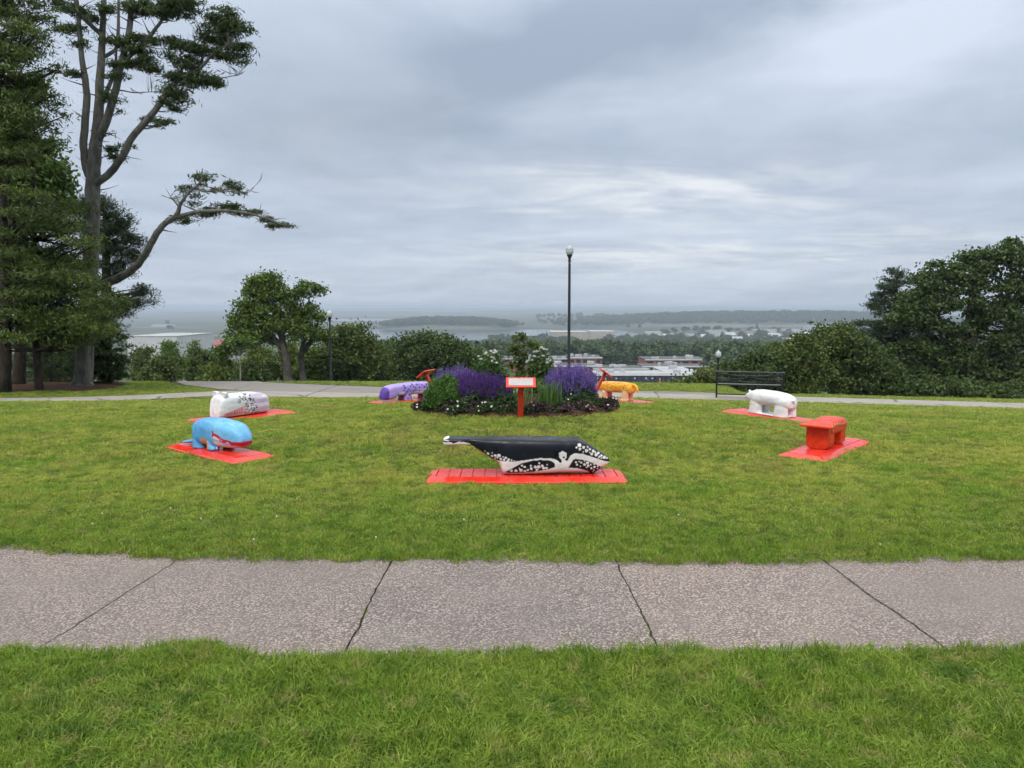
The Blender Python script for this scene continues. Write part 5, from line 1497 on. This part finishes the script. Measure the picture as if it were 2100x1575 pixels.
small = [  # px, top row, half width, d, material, label, name
    (292, 716, 26, 62, BUSHM, 'small hazy green tree next to the low spruce, beside the road', 'young_tree'),
    (352, 708, 30, 60, MAPLE, 'small light green tree in front of the white warehouse', 'young_tree'),
    (396, 706, 22, 64, YBUSH, 'sparse pale-leaved tree in front of the white house', 'birch_tree'),
    (330, 736, 38, 50, BUSHM, 'low round bush at the far edge of the road near the spruce', 'bush'),
    (452, 745, 34, 48, YBUSH, 'yellow-green bush at the far edge of the road', 'bush'),
    (535, 708, 40, 56, YBUSH, 'light green bush behind the twin grey trunks', 'bush'),
    (520, 752, 30, 44, OAK, 'dark bush left of the twin grey trunks', 'bush'),
    (655, 712, 34, 53, BROAD, 'green bush between the twin trunks and the lamp post', 'bush'),
    (606, 706, 46, 57, YBUSH, 'light green bush seen between the twin grey trunks', 'bush'),
    (425, 722, 26, 66, OAK, 'dark green tree behind the yellow-green bush', 'young_tree')]
for q_, (px, top_, hw_, d_, mt_, lb_, nm_) in enumerate(small):
    b0 = rooted(at(px, 790, d_)); k_ = d_ / FPX; tz = at(px, top_, d_)
    hh = tz[2] - b0[2]; r_ = random.Random(q_)
    bl_ = []
    for a in range(9):
        u = .22 + .72 * a / 8
        w_ = hw_ * k_ * (1.05 - .55 * abs(u - .45) * 1.6)
        bl_.append((b0 + np.array((r_.uniform(-.45, .45) * w_, r_.uniform(-.4, .4) * w_, hh * u)), (w_ * .62, w_ * .62, hh * .14)))
    stems_ = [([b0, b0 + (0, 0, hh * .5), b0 + (r_.uniform(-.2, .2), 0, hh * .9)], [.07, .05, .015]), ([b0 + (.1, 0, .1), b0 + (.35, .1, hh * .4), b0 + (.6, .1, hh * .7)], [.045, .03, .01])]
    tree(nm_, b0, stems_, bl_, 2600 if nm_ == 'birch_tree' else 6500, .42, (.20, .12), mt_, BARK_GR, lb_, 'tree' if 'tree' in nm_ else 'bush', None, 60 + q_, subs=14, limb=.4)
# bare sapling stake-like trunk
b0 = rooted(at(493, 786, 43.0))
tree('sapling', b0, [([b0, at(493, 760, 43), at(492, 728, 43)], [.05, .04, .02])], pb(43, [(486, 702, 14, 8), (500, 704, 12, 8)]), 900, .3, (.18, .1), BROAD, bark_mat('pale_bark', (.22, .2, .16), (.36, .34, .28)),
     'thin pale-stemmed sapling standing at the road edge', 'tree', None, 80, limb=.5)
# ---- young tree in the flower bed
b0 = np.array((BED[0] + .02, 12.25, gz(BED[0], 12.25) + .05))
tree('young_tree', b0, [([b0, b0 + (.01, 0, .45), b0 + (0, 0, .92)], [.016, .012, .005]), ([b0 + (.01, 0, .40), b0 + (.12, 0, .62), b0 + (.22, 0, .80)], [.009, .007, .003])],
     [(b0 + (0, 0, .95), (.11, .1, .08)), (b0 + (-.04, 0, .80), (.12, .1, .09)), (b0 + (.03, 0, .66), (.13, .1, .08)), (b0 + (-.03, 0, .52), (.12, .1, .08)), (b0 + (.22, 0, .82), (.13, .08, .045)), (b0 + (.0, 0, .38), (.10, .09, .08))],
     900, .07, (.065, .038), foliage_mat('sapling_leaf', (.045, .075, .018), (.13, .18, .04), .3, 5), BARK_GR, 'slender young tree growing up from the middle of the flower bed', 'tree', None, 81, subs=10, limb=.5, twig=.003)

# ---- right hand side
D11 = 47.0
b0 = rooted(at(1990, 820, D11))
tree('large_maple_tree', b0, [([b0, at(1988, 740, D11), at(1992, 640, D11), at(2000, 560, D11)], [.55, .45, .3, .1]), ([at(1988, 720, D11), at(1930, 660, D11), at(1900, 620, D11)], [.25, .2, .06]), ([at(1992, 690, D11), at(2060, 620, D11), at(2090, 560, D11)], [.25, .2, .06])],
     pb(D11, [(2085, 500, 26, 14), (2060, 525, 40, 20), (2020, 532, 36, 16), (1985, 540, 30, 16), (1940, 552, 28, 16), (2100, 540, 40, 24), (1965, 580, 44, 20), (2030, 580, 54, 26), (2095, 600, 50, 30), (1920, 600, 40, 18), (1895, 625, 44, 18), (1960, 630, 60, 24), (2040, 640, 60, 28), (1870, 660, 44, 20), (1930, 680, 56, 24), (2010, 700, 60, 28), (2090, 690, 50, 30), (1880, 720, 50, 24), (1960, 740, 60, 26), (2050, 750, 60, 28), (1900, 770, 56, 22), (1990, 785, 60, 20), (2090, 780, 50, 24), (2140, 560, 50, 40), (2160, 650, 60, 50), (2160, 740, 60, 40), (1915, 545, 12, 8), (1885, 590, 30, 18), (1872, 620, 34, 18), (1850, 650, 40, 18), (1905, 570, 26, 14)], .8),
     50000, .55, (.22, .15), OAK, BARK_DK, 'large spreading maple filling the picture edge beyond the footpath', 'tree', None, 16, flat=.5, shell=.4, subs=18, limb=.18, twig=.02)
D12 = 52.0
b0 = rooted(at(1835, 820, D12))
pbl = []
rp = np.random.default_rng(123)
for a in range(13):
    u = a / 12; py = 558 + (800 - 558) * u; w = 14 + 92 * u ** .75
    for s_ in (-1, 1):
        for e in range(2):
            k_ = rp.uniform(.45, .95); pbl.append((1838 + s_ * w * k_, py + rp.uniform(-6, 10), w * .34 + 4, 7 + 5 * u, rp.uniform(-1.5, 1.5)))
pbl += [(1785, 625, 20, 7), (1768, 662, 20, 6), (1752, 664, 10, 4), (1775, 690, 22, 7), (1810, 590, 16, 8), (1800, 610, 18, 7), (1838, 560, 10, 10)]
tree('white_pine_tree', b0, [([b0, at(1836, 740, D12), at(1838, 640, D12), at(1839, 556, D12)], [.36, .28, .16, .03])],
     pb(D12, pbl + [(1838 + rp.uniform(-.35, .35) * (14 + 70 * u_), 560 + 240 * u_, 12 + 44 * u_, 8, rp.uniform(-2.2, .5)) for u_ in np.linspace(0, 1, 30)]), 34000, .34, (.28, .06), PINE, BARK_DK, 'pointed white pine rising left of the large spreading maple', 'tree', None, 17, flat=.45, shell=.2, subs=10, outward=.8, limb=.5, twig=.02)
D13 = 44.0
bush_specs = [
    ('thicket_bush', [(1720, 690, 34, 20), (1700, 705, 40, 20), (1740, 712, 36, 22), (1690, 735, 50, 28), (1735, 750, 50, 30), (1700, 780, 60, 24), (1685, 678, 12, 8), (1733, 675, 8, 10)], 14000, 'tall tangled thicket below the pointed white pine', BUSHM, 46),
    ('thicket_bush', [(1640, 708, 34, 16), (1605, 722, 36, 18), (1630, 745, 50, 26), (1660, 770, 46, 26), (1600, 770, 50, 26), (1630, 795, 60, 16)], 13000, 'mid-height tangled thicket right of the black bench', BUSHM, 44),
    ('thicket_bush', [(1570, 735, 34, 14), (1535, 748, 34, 18), (1560, 768, 50, 20), (1500, 772, 36, 20), (1530, 790, 60, 16), (1470, 785, 34, 18), (1445, 790, 20, 14)], 12000, 'low sloping thicket directly behind the black bench', OAK, 43),
    ('thicket_bush', [(1430, 790, 26, 10), (1395, 797, 26, 8), (1455, 775, 20, 12)], 4500, 'small low bush in front of the school car park', BUSHM, 42),
    ('thicket_bush', [(1780, 740, 40, 30), (1820, 770, 50, 26), (1790, 790, 60, 18), (1860, 795, 60, 16), (1770, 715, 26, 16)], 13000, 'dark thicket at the foot of the white pine', OAK, 45),
    ('thicket_bush', [(1940, 800, 50, 14), (2000, 802, 60, 14), (2070, 805, 60, 14), (2130, 800, 60, 20)], 9000, 'dark undergrowth under the large spreading maple', OAK, 44)]
for q_, (nm_, L_, n_, lb_, mt_, d_) in enumerate(bush_specs):
    mx = np.mean([a[0] for a in L_]); b0 = rooted(at(mx, 815, d_)); tp = at(mx, min(a[1] for a in L_), d_)
    st_ = [([b0 + (o_, 0, 0), (b0 + tp) / 2 + (o_ * 1.5, 0, 0), tp + (o_ * 1.8, 0, -.4)], [.07, .05, .015]) for o_ in (-.7, -.1, .6)]
    tree(nm_, b0, st_, pb(d_, L_, .9), n_, .5, (.20, .12), mt_, BARK_GR, lb_, 'bush', 'thickets beyond the footpath', 90 + q_, flat=.65, shell=.35, subs=22, limb=.4, twig=.015)
# ================================================================== THE SCHOOL AND THE VALLEY
BRICK = plain('red_brick_wall', (0.30, 0.11, 0.085), 0.9, 0.2, 0.4)
NAVY = plain('navy_cladding', (0.022, 0.030, 0.055), 0.5, 0.2, 0.2)
ROOFG = plain('gravel_roof', (0.085, 0.095, 0.10), 0.9, 0.25, 0.08)
ROOFW = plain('white_membrane_roof', (0.36, 0.38, 0.40), 0.8, 0.12, 0.1)
FASC = plain('white_fascia', (0.62, 0.63, 0.64), 0.6, 0.08, 0.5)
GLASS = plain('window_glass', (0.025, 0.03, 0.038), 0.12, 0.2, 0.5, 0.6)
METAL = plain('rooftop_metal', (0.42, 0.44, 0.46), 0.5, 0.1, 0.6)
WALLW = plain('white_wall', (0.50, 0.51, 0.52), 0.8, 0.08, 0.2)
WALLT = plain('tan_wall', (0.38, 0.34, 0.29), 0.85, 0.12, 0.2)
ROOFD = plain('dark_shingle_roof', (0.07, 0.07, 0.075), 0.9, 0.2, 0.3)
ROOFR = plain('red_roof', (0.26, 0.08, 0.06), 0.8, 0.15, 0.3)
def wing(root, base, px0, px1, row_t, row_b, d, depth, wall_m, roof_m, wins=0, units=0, rz=0.0, seed=0, fas=0.5, skip=1.0):
    """one wing of the building: local coordinates relative to base"""
    a, b = at(px0, row_b, d), at(px1, row_t, d)
    x0, x1, z1 = a[0], b[0], b[2]; z0 = min(a[2], gz((x0 + x1) / 2, d)) - 1.0
    c = np.array(((x0 + x1) / 2, d + depth / 2, 0)) - np.array(base); c[2] = 0
    zb = base[2]; w = x1 - x0
    o = obj('wall', MB().box((0, 0, (z0 + z1) / 2 - zb), (w, depth, z1 - z0)).mesh('wall'), wall_m, root, tuple(c), rz)
    for e in range(wins):
        ww = w / wins * .62; xx = -w / 2 + (e + .5) * w / wins
        h_ = (z1 - a[2]) * .45
        f = obj('window', MB().box((xx, -depth / 2 - .03, a[2] + (z1 - a[2]) * .55 - zb), (ww, .12, h_)).mesh('window'), GLASS, o)
    r_ = obj('roof', MB().box((0, 0, z1 + .13 - zb), (w + .5, depth + .5, .22)).mesh('roof'), roof_m, root, tuple(c), rz)
    obj('fascia', MB().box((0, -depth / 2 - .32, z1 + .05 - zb), (w + .7, .14, fas)).mesh('fascia'), FASC, r_)
    rr_ = random.Random(seed)
    for e in range(units):
        sx, sy, sz = rr_.uniform(1.2, 3), rr_.uniform(1.2, 3), rr_.uniform(.6, 1.3)
        obj('rooftop_unit', MB().box((rr_.uniform(-.42, .42) * w, rr_.uniform(-.35, .35) * depth, z1 + .24 + sz / 2 - zb), (sx, sy, sz)).mesh('rooftop_unit'), METAL, r_)
    return o
sb = at(1300, 785, 262); sb[2] = gz(sb[0], 262)
school = empty('school_building', tuple(sb))
tag(school, 'low brick school with white-edged flat roofs down in the valley', 'building')
wing(school, sb, 1222, 1424, 768, 785, 262, 14, NAVY, ROOFW, 16, 4, 0, 1, .9)
wing(school, sb, 1360, 1424, 762.5, 767, 270, 20, FASC, ROOFW, 0, 2, 0, 11, .7)
wing(school, sb, 1218, 1330, 757, 766, 292, 16, BRICK, ROOFG, 0, 5, 0, 2, .5)
wing(school, sb, 1318, 1446, 752, 760, 300, 14, BRICK, ROOFG, 9, 4, 0, 3, .5)
wing(school, sb, 1324, 1452, 738, 752, 336, 20, BRICK, ROOFG, 7, 7, 0, 4, .5)
wing(school, sb, 1105, 1232, 751, 768, 300, 14, BRICK, ROOFG, 10, 5, 0, 5, .5)
wing(school, sb, 1052, 1150, 742, 756, 322, 14, BRICK, ROOFG, 8, 4, 0, 6, .5)
wing(school, sb, 1166, 1234, 734, 750, 350, 20, BRICK, ROOFG, 5, 5, 0, 7, .5)
wing(school, sb, 1026, 1170, 736, 745, 356, 20, BRICK, ROOFG, 6, 6, 0, 8, .5)
wing(school, sb, 1424, 1440, 764, 784, 268, 12, WALLW, ROOFW, 0, 0, 0, 9, .5)
for e, px in enumerate((1226, 1264, 1302, 1325, 1338, 1379, 1402)):  # small white boxes standing in for the bright dots along the navy wall
    p = at(px, 776, 261.6) - sb
    obj('white_dot', MB().box(tuple(p), (.5, .3, .5)).mesh('white_dot'), WALLW, school)
# the car park in front of it
xs_ = np.linspace(xat(1195, 235, -22), xat(1450, 235, -22), 12); ys_ = np.linspace(206, 262, 10)
XX, YY = np.meshgrid(xs_, ys_); ZZ = H(XX, YY) + .12
ii, jj = np.meshgrid(np.arange(9), np.arange(11), indexing='ij')
F = np.stack([ii * 12 + jj, ii * 12 + jj + 1, (ii + 1) * 12 + jj + 1, (ii + 1) * 12 + jj], -1).reshape(-1, 4)
tag(obj('car_park', np_mesh('car_park', np.stack([XX, YY, ZZ], -1).reshape(-1, 3), [F], True), asphalt_mat('grey_asphalt', (.085, .085, .088), (.12, .12, .122), 3)), kind='structure')
for e, px in enumerate((1242, 1353)):
    p = at(px, 783, 256.0); z = gz(p[0], 256)
    m = MB().lathe([(.28, 0), (.28, 1.9), (.1, 2.2), (.02, 2.25)], (0, 0, 0), 10)
    o = obj('marker_post', m.mesh('marker_post', True), plain('marker_red', (.55, .12, .08), .6), None, (p[0], 256, z))
    tag(o, ('red marker post standing near the left end of the navy wall' if e == 0 else 'red marker post standing in front of the middle of the navy wall'), 'post', 'marker posts in the car park')

# ------------------------------------------------------------------ other buildings, far to near
def building(name, px0, px1, row_t, row_b, d, depth, wall_m, roof_m, label, gable=False, wins=4, group=None, cat='building'):
    a, b = at(px0, row_b, d), at(px1, row_t, d)
    cx_, w = (a[0] + b[0]) / 2, b[0] - a[0]
    gzz = gz(cx_, d)
    root = empty(name, (cx_, d + depth / 2, gzz)); tag(root, label, cat, group)
    zt = b[2] - gzz; z0 = min(a[2] - gzz, 0) - 1
    rise = min(zt * .4, depth * .3) if gable else 0
    obj('wall', MB().box((0, 0, (z0 + zt - rise) / 2), (w, depth, zt - rise - z0)).mesh('wall'), wall_m, root)
    if gable:
        e = .4; y_ = depth / 2 + e; x_ = w / 2 + e; zz = zt - rise
        V = [(-x_, -y_, zz), (x_, -y_, zz), (x_, y_, zz), (-x_, y_, zz), (-x_, 0, zt), (x_, 0, zt)]
        m = MB().add(V, [[(0, 1, 5, 4), (2, 3, 4, 5), (0, 3, 2, 1)], [(0, 4, 3), (1, 2, 5)]])
    else:
        m = MB().box((0, 0, zt + .15), (w + .6, depth + .6, .35))
    obj('roof', m.mesh('roof'), roof_m, root)
    for q_ in range(wins):
        ww = w / wins * .5
        obj('window', MB().box((-w / 2 + (q_ + .5) * w / wins, -depth / 2 - .04, (zt - rise) * .55 + z0 * 0), (ww, .15, max(.8, (zt - rise) * .25))).mesh('window'), GLASS, root)
    return root
building('warehouse', 262, 362, 690, 722, 480, 60, WALLW, ROOFW, 'large pale flat-roofed warehouse left of the twin-trunked tree', False, 0)
building('warehouse', 366, 440, 699, 716, 560, 50, WALLW, ROOFR, 'low white warehouse with a red roof beside the pale one', True, 5)
building('white_house', 376, 412, 722, 775, 96, 9, WALLW, ROOFD, 'white house glimpsed through the sparse pale-leaved tree', True, 3, None, 'house')
building('warehouse', 1130, 1205, 681, 686, 1180, 60, WALLT, METAL, 'long grey warehouse at the edge of the harbour water', False, 0)
building('warehouse', 1210, 1262, 680, 684, 1260, 60, WALLT, METAL, 'tan warehouse right of the lamp pole near the harbour', False, 0)
rf = np.random.default_rng(2024)
ORD = 'first second third fourth fifth sixth seventh eighth ninth tenth eleventh twelfth thirteenth fourteenth fifteenth sixteenth seventeenth eighteenth nineteenth twentieth'.split()
town = [(1340, 684, 30), (1372, 689, 22), (1395, 686, 16), (1418, 683, 26), (1450, 690, 20), (1470, 681, 40), (1500, 686, 20), (1530, 682, 34), (1545, 690, 22), (1570, 679, 46), (1590, 688, 24), (1610, 683, 20), (1625, 677, 40), (1650, 685, 24), (1668, 673, 30), (1640, 692, 20), (1580, 696, 24), (1615, 698, 22), (1660, 696, 26), (1515, 695, 22)]
kinds = [('white', WALLW), ('tan', WALLT), ('grey', METAL)]; roofs = [('grey', METAL), ('dark', ROOFD), ('white', ROOFW)]
for q_, (px, py, w) in enumerate(town):
    wn_, wm_ = kinds[q_ % 3]; rn_, rm_ = roofs[(q_ * 2 + q_ // 3) % 3]
    big = w > 28
    d_ = (1900 - (py - 673) * 34) * rf.uniform(.97, 1.03)
    building('town_house' if not big else 'town_warehouse', px - w / 2, px + w / 2, py - (3.5 if big else 4.5), py + 6, d_, 22, wm_, rm_,
             '%s town building with a %s roof, %s from the left among the far roofs' % (wn_, rn_, ORD[sorted(t_[0] for t_ in town).index(px)]), not big, 0, 'far town buildings beyond the woods')
air = [(760, 661, 46), (880, 655, 40), (905, 653, 24), (968, 642, 16), (1005, 650, 20), (1050, 647, 26), (990, 661, 44), (1035, 659, 22), (1075, 650, 20), (940, 657, 30), (1240, 651, 30), (1290, 649, 46), (1330, 647, 30), (700, 660, 30), (560, 664, 40), (430, 662, 36), (330, 668, 40)]
for q_, (px, py, w) in enumerate(air):
    building('hangar', px - w / 2, px + w / 2, py - 1.5, py + 2.5, 3000 + (664 - py) * 150, 40, WALLW, ROOFW, 'pale hangar on the hazy plain, %s from the left' % ORD[sorted(t_[0] for t_ in air).index(px)], False, 0, 'pale hangars on the plain')
m = MB().lathe([(7, 0), (5, 30), (4.5, 32), (9, 38), (9, 48), (2, 56), (.3, 60)], (0, 0, 0), 12)
p = at(1357, 633, 6000)
tag(obj('water_tower', m.mesh('water_tower', True), METAL, None, (p[0], 6000, gz(p[0], 6000) - 3)), 'tiny tower on the hazy skyline ridge', 'tower')

# ------------------------------------------------------------------ far woods
WOOD = foliage_mat('wood_leaves', (0.022, 0.048, 0.014), (0.080, 0.13, 0.034), 0.15, 0.05)
def wood_tree_mesh(seed, n, conif=False):
    rng = np.random.default_rng(seed)
    if conif:
        u = rng.uniform(0, 1, n) ** .7; r_ = (1 - u) * .0 + (u) * .32; a = rng.uniform(0, 6.28, n)
        C = np.stack([r_ * np.cos(a) * rng.uniform(.5, 1, n), r_ * np.sin(a) * rng.uniform(.5, 1, n), 1.0 - u * .85], 1); lf = (.14, .09)
    else:
        bl_ = [((rng.uniform(-.2, .2), rng.uniform(-.2, .2), rng.uniform(.38, .80)), (.24, .24, .18)) for a in range(8)]
        C, _ = crown_points(bl_, n, .10, rng, .7, .5, 12); lf = (.12, .085)
    V, F = leaf_quads(C, lf[0], lf[1], rng, .2)
    t_ = MB().tube([(0, 0, -.1), (0, 0, .35), (.02, 0, .7)], [.03, .022, .008], 6)
    tv = t_.V[0]
    return V, F, tv, t_
protos = []
for a in range(5):
    V, F, tv, t_ = wood_tree_mesh(300 + a, 750, a == 4)
    me = np_mesh('wood_tree', V, [F]); me.materials.append(WOOD); protos.append(me)
pts, rot, scl, ix = [], [], [], []
def ok_spot(x, y):
    px = 1050 + x / (y * .995) * FPX
    z = gz(x, y)
    if y < 262: return False
    if y < 405 and 1010 < px < 1475: return False
    if 1320 < y < 2200 and -540 < x < 320: return False
    if 1180 < px < 1240 and 1080 < y < 1300: return False
    if px < 745: return y > 1100 and rf.random() < .012
    if px < 1000 and y > 960 and y < 2200: return False
    if y > 1900 and not ((abs(x + 190) < 210 and 2180 < y < 2480) or (x > 100 and 2380 < y < 3700)): return rf.random() < .02
    if 1290 < px < 1720 and 1300 < y < 1900: return rf.random() < .12
    return True
cand = 0
while len(pts) < 5200 and cand < 60000:
    cand += 1
    y = 270 * (3600 / 270) ** (rf.random() ** .85); x = rf.uniform(-.72, .72) * y
    if not ok_spot(x, y): continue
    s_ = rf.uniform(9, 14) * (1.35 if y > 800 else 1)
    pts.append((x, y, gz(x, y) - .5)); rot.append((0, 0, rf.uniform(0, 6.28))); scl.append((s_ * rf.uniform(.9, 1.5), s_ * rf.uniform(.9, 1.5), s_)); ix.append(int(rf.integers(0, 5)))
for a in range(1700):     # trees along the wooded ridge and island
    if a < 420: x = rf.uniform(-390, 10); y = rf.uniform(2210, 2460)
    else: x = rf.uniform(250, 1900); y = rf.uniform(2400, 3000)
    pts.append((x, y, gz(x, y) - 1)); s_ = rf.uniform(14, 20); rot.append((0, 0, rf.uniform(0, 6.28))); scl.append((s_ * 1.6, s_ * 1.6, s_)); ix.append(int(rf.integers(0, 4)))
wood = scatter('far_woods', pts, rot, scl, ix, protos, WOOD)
tag(wood, 'hazy green woods spreading across the valley behind the school', 'woods', kind='stuff')
# trees one can tell apart along the edge of the woods behind the school
pv = []
for a in range(3):
    V, F, tv, t_ = wood_tree_mesh(340 + a, 900)
    cm_ = np_mesh('crown', V, [F]); cm_.materials.append(WOOD); tm_ = t_.mesh('trunk', True); tm_.materials.append(BARK_DK); pv.append((cm_, tm_))
LAB = {0: 'round hazy green tree along the edge of the woods behind the school', 1: 'hazy green tree on the slope below the brow, left of the flower bed', 2: 'hazy green tree at the foot of the slope beyond the thickets'}
edge = []
for a in range(34): edge.append((rf.uniform(985, 1490), rf.uniform(398, 470), 0))
for a in range(8): edge.append((rf.uniform(962, 1016), rf.uniform(250, 330), 1))
for a in range(10): edge.append((rf.uniform(1455, 1560), rf.uniform(210, 330), 2))
for (px, d_, g_) in edge:
    x = xat(px, d_, -25); s_ = rf.uniform(9, 14) if g_ == 0 else rf.uniform(6, 9)
    root = empty('woodland_tree', (x, d_, gz(x, d_)), rf.uniform(0, 6.28)); s2 = s_ * rf.uniform(.9, 1.3)
    tag(root, LAB[g_], 'tree', ['trees behind the school', 'trees below the brow', 'trees beyond the thickets'][g_])
    cme, tme = pv[int(rf.integers(0, 3))]
    for nm_, me_ in (('crown', cme), ('trunk', tme)):
        o = obj(nm_, me_, None, root); o.scale = (s2, s2, s_)

# ================================================================== HAZE
hb = MB().box((0, 6670, (-66 + 22) / 2), (27200, 13540, 88))
haze = obj('haze', hb.mesh('haze'))
hm = bpy.data.materials.new('valley_haze'); hm.use_nodes = True
hn = hm.node_tree; hn.nodes.clear()
ho = hn.nodes.new('ShaderNodeOutputMaterial'); pvn = hn.nodes.new('ShaderNodeVolumePrincipled')
pvn.inputs['Color'].default_value = (0.66, 0.77, 0.90, 1)
pvn.inputs['Density'].default_value = 0.00022
pvn.inputs['Anisotropy'].default_value = 0.0
hn.links.new(pvn.outputs[0], ho.inputs['Volume'])
haze.data.materials.append(hm)
tag(haze, 'pale haze lying over the valley', 'haze', kind='stuff')
